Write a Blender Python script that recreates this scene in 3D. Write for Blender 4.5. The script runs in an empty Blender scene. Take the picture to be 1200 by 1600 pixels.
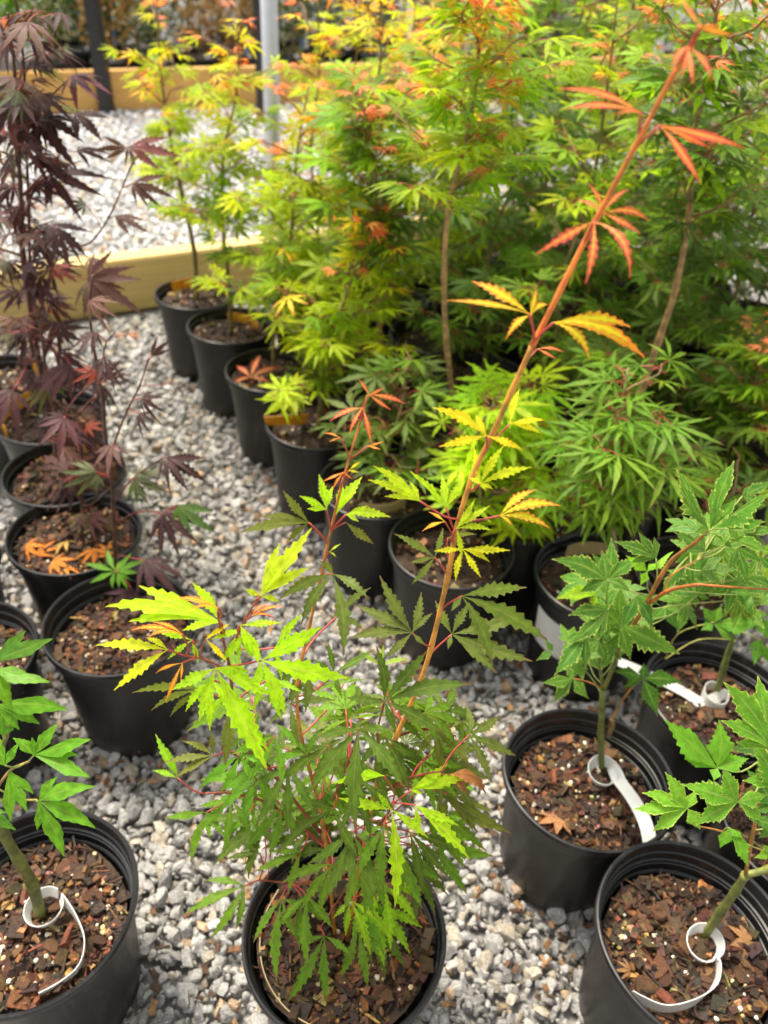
import bpy, math, random
import numpy as np
from mathutils import Vector, Matrix

# ------------------------------------------------------------------ camera, sky, sun, exposure
S = bpy.context.scene
COL = S.collection
R = math.radians
FPX, PITCH, ROLL = 1228.0, R(37.95), R(4.2)          # solved from the pot rims
CAMZ = 1.272
FWD = Vector((0, math.cos(PITCH), -math.sin(PITCH)))
_rt = Vector((1, 0, 0)); _up = _rt.cross(FWD)
RT = math.cos(ROLL) * _rt + math.sin(ROLL) * _up
UP = -math.sin(ROLL) * _rt + math.cos(ROLL) * _up
CAM = Vector((0, 0, CAMZ))
cd = bpy.data.cameras.new('camera'); cam = bpy.data.objects.new('camera', cd); COL.objects.link(cam)
m3 = Matrix((RT, UP, -FWD)).transposed()
cam.matrix_world = Matrix.Translation(CAM) @ m3.to_4x4()
cd.sensor_fit = 'VERTICAL'; cd.sensor_height = 36; cd.lens = 36 * FPX / 1600
cd.clip_start = 0.02; cd.clip_end = 300
cd.dof.use_dof = True; cd.dof.focus_distance = 0.74; cd.dof.aperture_fstop = cd.lens / 5.4
S.camera = cam

SUN_EL, SUN_AZ = R(66), R(-48)                        # sun high, behind the plants and to the left
W = bpy.data.worlds.new('World'); S.world = W; W.use_nodes = True
nt = W.node_tree; bg = nt.nodes['Background']
sky = nt.nodes.new('ShaderNodeTexSky'); sky.sky_type = 'NISHITA'; sky.sun_disc = False
sky.sun_elevation = SUN_EL; sky.sun_rotation = SUN_AZ
sky.air_density = 1.0; sky.dust_density = 6.0; sky.ozone_density = 1.0
hs = nt.nodes.new('ShaderNodeHueSaturation'); hs.inputs['Saturation'].default_value = 0.10
nt.links.new(sky.outputs[0], hs.inputs['Color']); nt.links.new(hs.outputs[0], bg.inputs['Color'])
bg.inputs['Strength'].default_value = 0.14
sl = bpy.data.lights.new('sun', 'SUN'); sl.energy = 2.6; sl.angle = R(16); sl.color = (1, .89, .70)
so = bpy.data.objects.new('sun', sl); COL.objects.link(so)
sd = Vector((math.sin(SUN_AZ) * math.cos(SUN_EL), math.cos(SUN_AZ) * math.cos(SUN_EL), math.sin(SUN_EL)))
so.rotation_euler = sd.to_track_quat('Z', 'Y').to_euler()
vs = S.view_settings
S.display_settings.display_device = 'sRGB'
vs.view_transform = 'Standard'; vs.look = 'None'; vs.gamma = 1; vs.use_curve_mapping = False
vs.exposure = 1.0

rng = random.Random(7)
nr = np.random.default_rng(11)

def ray(x, y): return FWD + RT * ((x - 600) / FPX) - UP * ((y - 800) / FPX)
def at(x, y, Y):                                       # photo pixel -> point in the upright plane Y
    d = ray(x, y); return CAM + d * (Y / d.y)
def atd(x, y, dep): return CAM + ray(x, y) * dep       # photo pixel -> point at a distance along the view
def onz(x, y, z):
    d = ray(x, y); return CAM + d * ((z - CAMZ) / d.z)
def depth(p): return (p - CAM).dot(FWD)

# ------------------------------------------------------------------ materials
def newmat(name):
    m = bpy.data.materials.new(name); m.use_nodes = True
    n = m.node_tree; b = n.nodes['Principled BSDF']
    return m, n, b
def N(n, t, **k):
    x = n.nodes.new(t)
    for a, v in k.items(): setattr(x, a, v)
    return x
def math_(n, op, a, b=None, c=None, clamp=False):
    x = N(n, 'ShaderNodeMath', operation=op, use_clamp=clamp)
    for i, v in enumerate((a, b, c)):
        if v is None: continue
        if isinstance(v, (int, float)): x.inputs[i].default_value = v
        else: n.links.new(v, x.inputs[i])
    return x.outputs[0]
def mix_(n, f, a, b, bt='MIX'):
    x = N(n, 'ShaderNodeMix', data_type='RGBA', blend_type=bt)
    for i, v in ((0, f), (6, a), (7, b)):
        if isinstance(v, (int, float)): x.inputs[i].default_value = v
        elif isinstance(v, tuple): x.inputs[i].default_value = (*v, 1)
        else: n.links.new(v, x.inputs[i])
    return x.outputs[2]
def ramp_(n, f, lo, hi):
    x = N(n, 'ShaderNodeMapRange', interpolation_type='SMOOTHSTEP')
    n.links.new(f, x.inputs[0]); x.inputs[1].default_value = lo; x.inputs[2].default_value = hi
    return x.outputs[0]
def noise_(n, scale, det=3, co=None, rough=.55):
    x = N(n, 'ShaderNodeTexNoise'); x.inputs['Scale'].default_value = scale
    x.inputs['Detail'].default_value = det; x.inputs['Roughness'].default_value = rough
    if co is not None: n.links.new(co, x.inputs['Vector'])
    return x.outputs[0]
def bump_(n, h, s, d, b):
    x = N(n, 'ShaderNodeBump'); x.inputs['Strength'].default_value = s; x.inputs['Distance'].default_value = d
    n.links.new(h, x.inputs['Height']); n.links.new(x.outputs[0], b.inputs['Normal'])

def leaf_material(name, vein, veinf, edge, edge_lo, edge_hi, edgef, trans=.44, speck=False, tip=.8, gloss=.45, rib=.15, boost=(1.38, 1.30, .72)):
    """leaf colour is the object's own colour; veins, margins and mottling from the leaf's UVs"""
    m, n, b = newmat(name)
    oi = N(n, 'ShaderNodeObjectInfo'); uv = N(n, 'ShaderNodeUVMap'); uv.uv_map = 'UVMap'
    sp = N(n, 'ShaderNodeSeparateXYZ'); n.links.new(uv.outputs[0], sp.inputs[0])
    u, v = sp.outputs[0], sp.outputs[1]
    e = math_(n, 'MULTIPLY', math_(n, 'ABSOLUTE', math_(n, 'SUBTRACT', u, .5)), 2.0)
    tc = N(n, 'ShaderNodeTexCoord')
    co = N(n, 'ShaderNodeVectorMath', operation='ADD')
    cx = N(n, 'ShaderNodeCombineXYZ'); n.links.new(math_(n, 'MULTIPLY', oi.outputs['Random'], 37.0), cx.inputs[0])
    mp = N(n, 'ShaderNodeMapping'); mp.inputs['Scale'].default_value = (1, 2.6, 1); n.links.new(uv.outputs[0], mp.inputs[0])
    n.links.new(mp.outputs[0], co.inputs[0]); n.links.new(cx.outputs[0], co.inputs[1])
    n1 = noise_(n, 2.2, 3, co.outputs[0]); n2 = noise_(n, 11 if speck else 7, 4, co.outputs[0])
    c = mix_(n, 1.0, oi.outputs['Color'], mix_(n, ramp_(n, n1, .2, .8), tuple(.66 * q for q in boost), tuple(1.34 * q for q in boost)), 'MULTIPLY')
    c = mix_(n, math_(n, 'MULTIPLY', ramp_(n, noise_(n, 5, 4, co.outputs[0]), .70, .78), .55), c, (.20, .12, .05))
    if edge is not None:
        f = math_(n, 'ADD', e, math_(n, 'MULTIPLY', math_(n, 'SUBTRACT', n2, .5), 1.7 if speck else .5))
        f = math_(n, 'ADD', f, math_(n, 'MULTIPLY', ramp_(n, v, tip, 1.05), .9))
        f = ramp_(n, f, edge_lo, edge_hi)
        c = mix_(n, math_(n, 'MULTIPLY', f, edgef), c, edge)
    mid = math_(n, 'LESS_THAN', e, math_(n, 'SUBTRACT', rib, math_(n, 'MULTIPLY', v, rib * .7)))
    sv = math_(n, 'LESS_THAN', math_(n, 'FRACT', math_(n, 'SUBTRACT', math_(n, 'MULTIPLY', v, 9.0), math_(n, 'MULTIPLY', e, 1.6))), .13)
    vf = math_(n, 'MAXIMUM', mid, math_(n, 'MULTIPLY', sv, .4))
    c = mix_(n, math_(n, 'MULTIPLY', vf, veinf), c, vein)
    n.links.new(c, b.inputs['Base Color'])
    b.inputs['Roughness'].default_value = gloss; b.inputs['Specular IOR Level'].default_value = .2
    bump_(n, math_(n, 'ADD', math_(n, 'MULTIPLY', vf, -.7), n2), .25, .002, b)
    t = N(n, 'ShaderNodeBsdfTranslucent'); n.links.new(mix_(n, 1.0, c, (1.7, 1.6, .5), 'MULTIPLY'), t.inputs[0])
    mx = N(n, 'ShaderNodeMixShader'); mx.inputs[0].default_value = trans
    n.links.new(b.outputs[0], mx.inputs[1]); n.links.new(t.outputs[0], mx.inputs[2])
    n.links.new(mx.outputs[0], n.nodes['Material Output'].inputs[0])
    return m
M = {}
M['green'] = leaf_material('leaf_green', (.24, .26, .08), .5, (.19, .085, .06), .75, 1.2, .85)
M['plain'] = leaf_material('leaf_plain', (.26, .42, .07), .5, None, 0, 0, 0, gloss=.3)
M['lime'] = leaf_material('leaf_lime', (.62, .68, .10), .5, (.62, .42, .05), .95, 1.45, .7, trans=.55)
M['gold'] = leaf_material('leaf_gold', (.85, .74, .06), .8, (.80, .20, .06), .50, .95, .9, trans=.5, tip=.6, rib=.35, boost=(1.1, 1.1, .9))
M['red'] = leaf_material('leaf_red', (.92, .55, .10), .85, (.66, .075, .085), .45, 1.0, .7, trans=.45, rib=.40, boost=(1.1, 1.0, 1.0))
M['variegated'] = leaf_material('leaf_variegated', (.30, .42, .10), .55, (.66, .70, .18), .86, 1.04, .85, speck=True, tip=.9, gloss=.33)
M['purple'] = leaf_material('leaf_purple', (.16, .035, .04), .55, (.10, .03, .03), .9, 1.3, .5, trans=.25, gloss=.5, boost=(1.05, 1, 1))
M['dead'] = leaf_material('leaf_dead', (.35, .15, .05), .4, (.45, .2, .07), .5, 1.0, .6, trans=.2, gloss=.7, boost=(1, 1, 1))

def bark_material(name):
    m, n, b = newmat(name)
    oi = N(n, 'ShaderNodeObjectInfo'); tc = N(n, 'ShaderNodeTexCoord')
    a = noise_(n, 60, 4, tc.outputs['Object']); a2 = noise_(n, 500, 2, tc.outputs['Object'])
    c = mix_(n, 1.0, oi.outputs['Color'], mix_(n, ramp_(n, a, .35, .7), (.6, .6, .6), (1.35, 1.25, 1.2)), 'MULTIPLY')
    c = mix_(n, ramp_(n, a2, .66, .75), c, (.35, .28, .18))
    n.links.new(c, b.inputs['Base Color']); b.inputs['Roughness'].default_value = .5
    bump_(n, a, .3, .002, b); return m
M['bark'] = bark_material('young_bark')

def plastic_material():
    m, n, b = newmat('black_plastic')
    tc = N(n, 'ShaderNodeTexCoord'); a = noise_(n, 9, 5, tc.outputs['Object']); g = noise_(n, 90, 3, tc.outputs['Object'])
    c = mix_(n, ramp_(n, a, .5, .8), (.010, .010, .011), (.024, .023, .022))
    mp = N(n, 'ShaderNodeMapping'); mp.inputs['Scale'].default_value = (1, 1, .18); n.links.new(tc.outputs['Object'], mp.inputs[0])
    st = noise_(n, 38, 5, mp.outputs[0], .7); oi = N(n, 'ShaderNodeObjectInfo')
    c = mix_(n, math_(n, 'MULTIPLY', ramp_(n, st, .52, .74), math_(n, 'ADD', .10, math_(n, 'MULTIPLY', oi.outputs['Random'], .35))), c, (.11, .105, .098))
    sz = N(n, 'ShaderNodeSeparateXYZ'); n.links.new(tc.outputs['Object'], sz.inputs[0])
    mud = math_(n, 'MULTIPLY', math_(n, 'SUBTRACT', 1.0, ramp_(n, sz.outputs[2], .0, .07)), ramp_(n, a, .42, .62))
    c = mix_(n, math_(n, 'MULTIPLY', mud, .55), c, (.085, .066, .048))
    n.links.new(mix_(n, math_(n, 'MULTIPLY', ramp_(n, g, .62, .75), .5), c, (.06, .054, .048)), b.inputs['Base Color'])
    x = N(n, 'ShaderNodeMapRange'); n.links.new(a, x.inputs[0]); x.inputs[3].default_value = .28; x.inputs[4].default_value = .50
    n.links.new(x.outputs[0], b.inputs['Roughness']); b.inputs['Specular IOR Level'].default_value = .45
    bump_(n, noise_(n, 25, 2, tc.outputs['Object']), .08, .01, b); return m
M['plastic'] = plastic_material()

def attr_material(name, rough, nscale, lo, hi, bumps=.4, dist=.002, speck=None):
    m, n, b = newmat(name)
    at_ = N(n, 'ShaderNodeAttribute'); at_.attribute_name = 'Col'
    tc = N(n, 'ShaderNodeTexCoord'); a = noise_(n, nscale, 5, tc.outputs['Object'], .7)
    c = mix_(n, 1.0, at_.outputs[0], mix_(n, ramp_(n, a, .3, .7), lo, hi), 'MULTIPLY')
    if speck:
        s = noise_(n, speck, 2, tc.outputs['Object'])
        c = mix_(n, math_(n, 'MULTIPLY', ramp_(n, s, .60, .66), .55), c, (.07, .07, .075))
        s2 = noise_(n, speck * .6, 2, tc.outputs['Object'])
        c = mix_(n, math_(n, 'MULTIPLY', ramp_(n, s2, .58, .66), .5), c, (.62, .60, .56))
    n.links.new(c, b.inputs['Base Color']); b.inputs['Roughness'].default_value = rough
    bump_(n, a, bumps, dist, b); return m
M['stone'] = attr_material('crushed_granite', .8, 140, (.62, .63, .66), (1.25, 1.22, 1.18), .5, .003, 420)
M['mulch'] = attr_material('bark_mulch', .75, 160, (.5, .48, .46), (1.5, 1.45, 1.4), .7, .002)

def simple(name, c, rough=.5, metal=0, lo=.85, hi=1.15, ns=20, stretch=None, trans=0):
    m, n, b = newmat(name)
    tc = N(n, 'ShaderNodeTexCoord'); mp = N(n, 'ShaderNodeMapping'); n.links.new(tc.outputs['Object'], mp.inputs[0])
    if stretch: mp.inputs['Scale'].default_value = stretch
    a = noise_(n, ns, 5, mp.outputs[0])
    n.links.new(mix_(n, a, tuple(x * lo for x in c), tuple(x * hi for x in c)), b.inputs['Base Color'])
    b.inputs['Roughness'].default_value = rough; b.inputs['Metallic'].default_value = metal
    bump_(n, a, .15, .004, b)
    if trans:
        t = N(n, 'ShaderNodeBsdfTranslucent'); t.inputs[0].default_value = (*c, 1)
        mx = N(n, 'ShaderNodeMixShader'); mx.inputs[0].default_value = trans
        n.links.new(b.outputs[0], mx.inputs[1]); n.links.new(t.outputs[0], mx.inputs[2])
        n.links.new(mx.outputs[0], n.nodes['Material Output'].inputs[0])
    return m
M['soil'] = simple('dark_soil', (.035, .020, .012), .9, 0, .4, 1.7, 120)
M['ground'] = simple('stone_dust', (.24, .23, .215), .95, 0, .5, 1.4, 90)
M['fabric'] = simple('weed_fabric', (.10, .098, .095), .9, 0, .6, 1.4, 30)
M['timber'] = simple('pine_timber', (.64, .37, .10), .65, 0, .55, 1.3, 3, (1.2, 26, 26))
M['timber2'] = simple('pine_timber_near', (.62, .45, .17), .65, 0, .55, 1.3, 3, (1.2, 26, 26))
M['galv'] = simple('galvanised_steel', (.62, .64, .66), .42, .75, .85, 1.1, 40)
M['black'] = simple('black_paint', (.018, .018, .02), .45)
M['concrete'] = simple('grey_concrete', (.40, .39, .38), .85, 0, .55, 1.35, 16)
M['white_tag'] = simple('white_tag_plastic', (.80, .79, .76), .45, 0, .96, 1.03, 12, None, .25)
M['tan_tag'] = simple('tan_tag', (.55, .40, .19), .5, 0, .94, 1.05, 12, None, .2)
M['orange_tag'] = simple('orange_tag', (.72, .36, .025), .5, 0, .9, 1.1, 12, None, .25)
M['blue_tag'] = simple('blue_tag', (.20, .38, .62), .5)

# ------------------------------------------------------------------ object helpers
def link(o): COL.objects.link(o); return o
def tag(o, label, cat, group=None, kind=None):
    if label: o['label'] = label
    if cat: o['category'] = cat
    if group: o['group'] = group
    if kind: o['kind'] = kind
    return o
def mesh(name, V, F, mat, smooth=False, cols=None, uvs=None, mids=None):
    me = bpy.data.meshes.new(name)
    me.from_pydata([tuple(v) for v in V], [], [tuple(f) for f in F])
    for mm in (mat if isinstance(mat, (list, tuple)) else [mat]): me.materials.append(mm)
    if smooth: me.polygons.foreach_set('use_smooth', [True] * len(me.polygons))
    if mids is not None: me.polygons.foreach_set('material_index', mids)
    if uvs is not None:
        l = me.uv_layers.new(name='UVMap')
        li = np.empty(len(me.loops), dtype=np.int32); me.loops.foreach_get('vertex_index', li)
        l.data.foreach_set('uv', np.asarray(uvs, dtype=np.float32)[li].ravel())
    if cols is not None:
        ca = me.color_attributes.new('Col', 'FLOAT_COLOR', 'POINT')
        a = np.ones((len(me.vertices), 4), dtype=np.float32); a[:, :3] = cols
        ca.data.foreach_set('color', a.ravel())
    me.update(); return me
def obj(name, me, parent=None, loc=None, mat=None, color=None):
    o = bpy.data.objects.new(name, me)
    if parent is not None: o.parent = parent
    if mat is not None: o.matrix_basis = mat
    elif loc is not None: o.location = loc
    if color is not None: o.color = (*color[:3], 1)
    return link(o)
def empty(name, loc):
    o = bpy.data.objects.new(name, None); o.location = loc; o.empty_display_size = .05
    return link(o)

def tube(pts, radii, sides=7, cap=True):
    pts = [Vector(p) for p in pts]; V, F = [], []
    ref = Vector((.3, .9, .2))
    for i, p in enumerate(pts):
        d = (pts[min(i + 1, len(pts) - 1)] - pts[max(i - 1, 0)]).normalized()
        a = d.cross(ref)
        if a.length < 1e-3: a = d.cross(Vector((1, 0, 0)))
        a.normalize(); b = d.cross(a); ref = b.cross(d) if False else ref
        r = radii[i] if hasattr(radii, '__len__') else radii
        for k in range(sides):
            t = 2 * math.pi * k / sides
            V.append(p + (a * math.cos(t) + b * math.sin(t)) * r)
    for i in range(len(pts) - 1):
        for k in range(sides):
            k2 = (k + 1) % sides
            F.append((i * sides + k, i * sides + k2, (i + 1) * sides + k2, (i + 1) * sides + k))
    if cap:
        F.append(tuple(range(sides))[::-1]); F.append(tuple((len(pts) - 1) * sides + k for k in range(sides)))
    return V, F
def smooth_path(pts, k=3):                             # Catmull-Rom
    P = [Vector(p) for p in pts]; out = []
    for i in range(len(P) - 1):
        p0, p1, p2, p3 = P[max(i - 1, 0)], P[i], P[i + 1], P[min(i + 2, len(P) - 1)]
        for j in range(k):
            t = j / k
            out.append(.5 * ((2 * p1) + (p2 - p0) * t + (2 * p0 - 5 * p1 + 4 * p2 - p3) * t * t + (3 * p1 - p0 - 3 * p2 + p3) * t ** 3))
    out.append(P[-1]); return out
def lathe(profile, seg=48, sx=1.0, sy=1.0, wob=None):
    V, F = [], []
    for (r, z) in profile:
        for k in range(seg):
            t = 2 * math.pi * k / seg
            rr = r * (1 + (wob(t, z) if wob else 0))
            V.append((rr * math.cos(t) * sx, rr * math.sin(t) * sy, z))
    for i in range(len(profile) - 1):
        for k in range(seg):
            k2 = (k + 1) % seg
            F.append((i * seg + k, i * seg + k2, (i + 1) * seg + k2, (i + 1) * seg + k))
    return V, F
def box(x0, y0, z0, x1, y1, z1):
    V = [(x, y, z) for z in (z0, z1) for y in (y0, y1) for x in (x0, x1)]
    F = [(0, 2, 3, 1), (4, 5, 7, 6), (0, 1, 5, 4), (2, 6, 7, 3), (0, 4, 6, 2), (1, 3, 7, 5)]
    return V, F
def bevel_box(name, dims, bv, mat):
    import bmesh
    bm = bmesh.new(); V, F = box(0, 0, 0, *dims)
    vs_ = [bm.verts.new(v) for v in V]
    for f in F: bm.faces.new([vs_[i] for i in f])
    bmesh.ops.bevel(bm, geom=list(bm.edges), offset=bv, segments=2, affect='EDGES')
    me = bpy.data.meshes.new(name); bm.to_mesh(me); bm.free(); me.materials.append(mat); return me

# ------------------------------------------------------------------ leaf meshes
def leaf_mesh(name, lobes, W_, teeth, tooth, droop, fold, seed, pet=0.0, peak=.45, bend=.12):
    """palmate leaf, joint at the origin, middle lobe along +Y with its tip at (0,1,0). lobes: (angle deg, length)"""
    r = random.Random(seed)
    lobes = sorted(lobes); V, F, U, MI = [], [], [], []
    ns = 2 * teeth + 2
    for i, (ang, ln) in enumerate(lobes):
        gl = (ang - lobes[i - 1][0]) / 2 if i > 0 else 48
        gr = (lobes[i + 1][0] - ang) / 2 if i < len(lobes) - 1 else 48
        gl, gr = min(gl, 60), min(gr, 60)
        bnd = bend * (ang / 60 + r.uniform(-.6, .6)); tw = r.uniform(-.25, .25); dr = droop * r.uniform(.75, 1.3)
        ln = ln * r.uniform(.93, 1.05)
        i0 = len(V)
        for k in range(ns + 1):
            t = k / ns; s = t * ln
            a = R(ang) + bnd * t * t
            d = Vector((math.sin(a), math.cos(a), 0)); nrm = Vector((math.cos(a), -math.sin(a), 0))
            prof = W_ * (ln ** .6) * ((t / peak) ** 1.1 if t < peak else max(0, 1 - ((t - peak) / (1 - peak)) ** 1.35))
            prof = max(prof, .004)
            tt = tooth * (1 if k % 2 else -1) * (1 if t < .93 else 0)
            z = -dr * s ** 1.7
            ws = []
            for g in (gl, gr):
                lim = s * math.tan(R(g)) + .006; w = prof
                ws.append(lim if w > lim else min(lim, w * (1 + tt)))
            fw = s + .02 * (1 if k % 2 else 0) * ln
            c = d * s
            V.append(Vector((c.x, c.y, z)))
            cl = d * fw - nrm * ws[0]; cr = d * fw + nrm * ws[1]
            V.append(Vector((cl.x, cl.y, z + ws[0] * (fold + tw * t)))); V.append(Vector((cr.x, cr.y, z + ws[1] * (fold - tw * t))))
            U += [(.5, t), (0, t), (1, t)]
        for k in range(ns):
            a = i0 + 3 * k
            F.append((a, a + 3, a + 4, a + 1)); F.append((a, a + 2, a + 5, a + 3)); MI += [0, 0]
        if abs(ang) == min(abs(x[0]) for x in lobes): tipv = V[i0 + 3 * ns].copy()
    q = tipv.rotation_difference(Vector((0, 1, 0))).to_matrix() * (1 / tipv.length)
    V = [q @ v for v in V]
    if pet:
        p, f = tube(smooth_path([(0, 0, 0), (r.uniform(-.05, .05), -pet * .5, -pet * .12), (0, -pet, -pet * .5)], 2), [.011] * 5, 3, False)
        n0 = len(V); V += p; U += [(.5, 0)] * len(p)
        F += [tuple(i + n0 for i in x) for x in f]; MI += [1] * len(f)
    return V, F, U, MI
OPEN7 = [(0, 1), (-40, .93), (40, .93), (-80, .74), (80, .74), (-128, .36), (128, .36)]
OPEN5 = [(0, 1), (-42, .88), (42, .88), (-92, .55), (92, .55)]
DROP5 = [(0, 1), (-27, .9), (27, .9), (-58, .62), (58, .62)]
DROP3 = [(0, 1), (-26, .8), (26, .8)]
BROAD = [(0, 1), (-43, .9), (43, .9), (-95, .62), (95, .62)]
M['petiole_red'] = simple('red_petiole', (.42, .06, .045), .45)
M['petiole_green'] = simple('green_petiole', (.28, .32, .08), .45)
KIND = {}
def kind(name, lobes, W_, teeth, tooth, droop, fold, n=4, pet=0, **k):
    KIND[name] = [leaf_mesh(name, lobes, W_, teeth, tooth, droop * (.6 + .8 * i / max(1, n - 1)), fold, 100 * len(KIND) + i, pet, **k) for i in range(n)]
kind('O7', OPEN7, .105, 8, .24, .30, .10)
kind('O5', OPEN5, .108, 8, .24, .32, .12)
kind('D5', DROP5, .105, 8, .24, .55, .16)
kind('D3', DROP3, .108, 8, .24, .5, .16)
kind('R5', OPEN5, .085, 7, .26, .5, .2)
kind('R3', DROP3, .085, 7, .26, .45, .2)
kind('C3', DROP3, .06, 5, .2, .9, .5)                  # curled, still opening
kind('B5', OPEN7, .20, 8, .14, .30, .07, bend=.08, peak=.42)
kind('S5', DROP5, .155, 6, .06, .45, .12, peak=.40)     # smooth-margined
kind('P5', DROP5, .10, 7, .12, .75, .2, bend=.2)
kind('b7', OPEN7, .105, 3, .16, .35, .12, 4, .45)       # background leaves with their own petiole
kind('b5', DROP5, .112, 3, .16, .6, .16, 4, .45)
kind('bp', DROP5, .10, 4, .12, .9, .22, 4, .5, bend=.22)
kind('bl', OPEN7, .068, 3, .16, .42, .12, 4, .45)      # narrow-lobed
_lm = {}
def leafme(kd, i, mat, pet='petiole_red'):
    key = (kd, i, mat, pet)
    if key not in _lm:
        V, F, U, MI = KIND[kd][i]
        _lm[key] = mesh('leaf_' + mat, V, F, [M[mat], M[pet]], True, uvs=U, mids=MI)
    return _lm[key]
def frame(p, y, n, s):
    y = y.normalized(); z = (n - y * n.dot(y))
    if z.length < 1e-4: z = y.orthogonal()
    z.normalize(); x = y.cross(z)
    return Matrix.Translation(p) @ (Matrix((x, y, z)).transposed() * s).to_4x4()
def jit(c, r, a=.15):
    k = 1 + r.uniform(-a, a); return tuple(max(0, x * k * (1 + r.uniform(-a, a) * .5)) for x in c)

DARK = (.072, .138, .026); MID = (.105, .225, .023); GREEN = (.10, .27, .028); LIME = (.38, .52, .02)
YEL = (.60, .50, .03); ORA = (.78, .26, .05); RED = (.72, .14, .11); PUR = (.056, .029, .029); PURL = (.14, .075, .06)
OLIVE = (.12, .15, .035); DULL = (.11, .165, .058); VAR = (.062, .168, .036)

# ------------------------------------------------------------------ the setting: ground, gravel, timber, posts
gp = mesh('ground', *box(-40, -10, -.06, 40, 70, -.012), M['ground'])
tag(obj('ground', gp), None, None, kind='structure')
BU = Vector((.857, .515, 0)); BV = Vector((.515, -.857, 0))
LB = Vector((-1.045, 2.706, 0)); UB = Vector((-2.34, 5.72, 0))   # feet of the two timber edgings
def ico():
    import bmesh
    out = []
    for sub in (1, 2):
        bm = bmesh.new(); bmesh.ops.create_icosphere(bm, subdivisions=sub, radius=1)
        V = np.array([v.co[:] for v in bm.verts]); F = np.array([[v.index for v in f.verts] for f in bm.faces]); bm.free()
        out.append((V, F))
    return out
ICO1, ICO2 = ico()
def stone(base, cuts):
    V, F = base; V = V.copy()
    for _ in range(cuts):
        d = nr.normal(size=3); d /= np.linalg.norm(d); h = nr.uniform(.42, .74)
        k = V @ d; o = k > h; V[o] -= np.outer(k[o] - h, d)
    V *= np.array([1, nr.uniform(.64, .95), nr.uniform(.42, .72)])
    return V, F
def scatter(name, pos, rad, cols, shapes):
    n = len(pos); q = nr.normal(size=(n, 4)); q[:, 1:3] *= .6; q /= np.linalg.norm(q, axis=1)[:, None]
    w, x, y, z = q.T
    RM = np.stack([1 - 2 * (y * y + z * z), 2 * (x * y - z * w), 2 * (x * z + y * w), 2 * (x * y + z * w), 1 - 2 * (x * x + z * z), 2 * (y * z - x * w),
                   2 * (x * z - y * w), 2 * (y * z + x * w), 1 - 2 * (x * x + y * y)], 1).reshape(n, 3, 3)
    which = nr.integers(0, len(shapes), n); AV, AF, AC = [], [], []; off = 0
    for s, (V, F) in enumerate(shapes):
        idx = np.where(which == s)[0]
        if not len(idx): continue
        P = np.einsum('nij,vj->nvi', RM[idx], V) * rad[idx][:, None, None] + pos[idx][:, None, :]
        AV.append(P.reshape(-1, 3)); nv = len(V)
        AF.append((F[None] + (np.arange(len(idx)) * nv)[:, None, None] + off).reshape(-1, 3)); off += nv * len(idx)
        AC.append(np.repeat(cols[idx], nv, 0))
    V = np.concatenate(AV); F = np.concatenate(AF); C = np.concatenate(AC)
    me = bpy.data.meshes.new(name); me.vertices.add(len(V)); me.vertices.foreach_set('co', V.astype(np.float32).ravel())
    me.loops.add(F.size); me.loops.foreach_set('vertex_index', F.astype(np.int32).ravel())
    me.polygons.add(len(F)); me.polygons.foreach_set('loop_start', (np.arange(len(F)) * 3).astype(np.int32))
    ca = me.color_attributes.new('Col', 'FLOAT_COLOR', 'POINT'); a = np.ones((len(V), 4), np.float32); a[:, :3] = C
    ca.data.foreach_set('color', a.ravel()); me.polygons.foreach_set('use_smooth', [False] * len(F)); me.update(calc_edges=True); me.validate()
    return me
def in_view(P, pad):
    d = P - np.array(CAM[:]); z = d @ np.array(FWD[:])
    x = 600 + FPX * (d @ np.array(RT[:])) / z; y = 800 - FPX * (d @ np.array(UP[:])) / z
    return (x > -pad) & (x < 1200 + pad) & (y > -pad) & (y < 1600 + pad) & (z > .2)
def stone_cols(n, pale=1.0):  # pale: strength of the sunlight painted into the stone colour
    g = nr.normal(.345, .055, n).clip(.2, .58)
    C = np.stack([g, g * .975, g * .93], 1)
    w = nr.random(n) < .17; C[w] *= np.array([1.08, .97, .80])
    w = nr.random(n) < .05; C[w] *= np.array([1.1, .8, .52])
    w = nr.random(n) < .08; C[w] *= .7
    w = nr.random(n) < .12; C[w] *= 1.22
    return C * pale * (np.array([.96, 1.0, 1.07]) if pale > 1 else 1)  # far bed: sunlit, overexposed look and its cool cast put into the colour
POT_FOOT = []                                          # filled by pot positions below
def gravel_bed(name, u0, u1, v0, v1, sp, rmin, rmax, base, cuts, label, pale, org, pad, layers=1, nshape=14):
    gu = np.arange(u0, u1, sp); gv = np.arange(v0, v1, sp); P = []
    for l in range(layers):
        A, B = np.meshgrid(gu, gv); A = A + nr.uniform(-.5, .5, A.shape) * sp * .95; B = B + nr.uniform(-.5, .5, B.shape) * sp * .95
        X = org.x + A * BU.x + B * BV.x; Y = org.y + A * BU.y + B * BV.y
        P.append(np.stack([X.ravel(), Y.ravel(), np.full(X.size, l * sp * .22)], 1))
    P = np.concatenate(P); P = P[in_view(P, pad)]
    for (x, y, r) in POT_FOOT:
        P = P[np.hypot(P[:, 0] - x, P[:, 1] - y) > r]
    rad = rmin + (rmax - rmin) * nr.random(len(P)) ** 1.7
    P[:, 2] += nr.uniform(-.2, .45, len(P)) * rad
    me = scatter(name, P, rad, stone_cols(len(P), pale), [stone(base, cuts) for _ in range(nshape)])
    me.materials.append(M['stone'])
    return tag(obj(name, me), label, None, kind='stuff')

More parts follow.
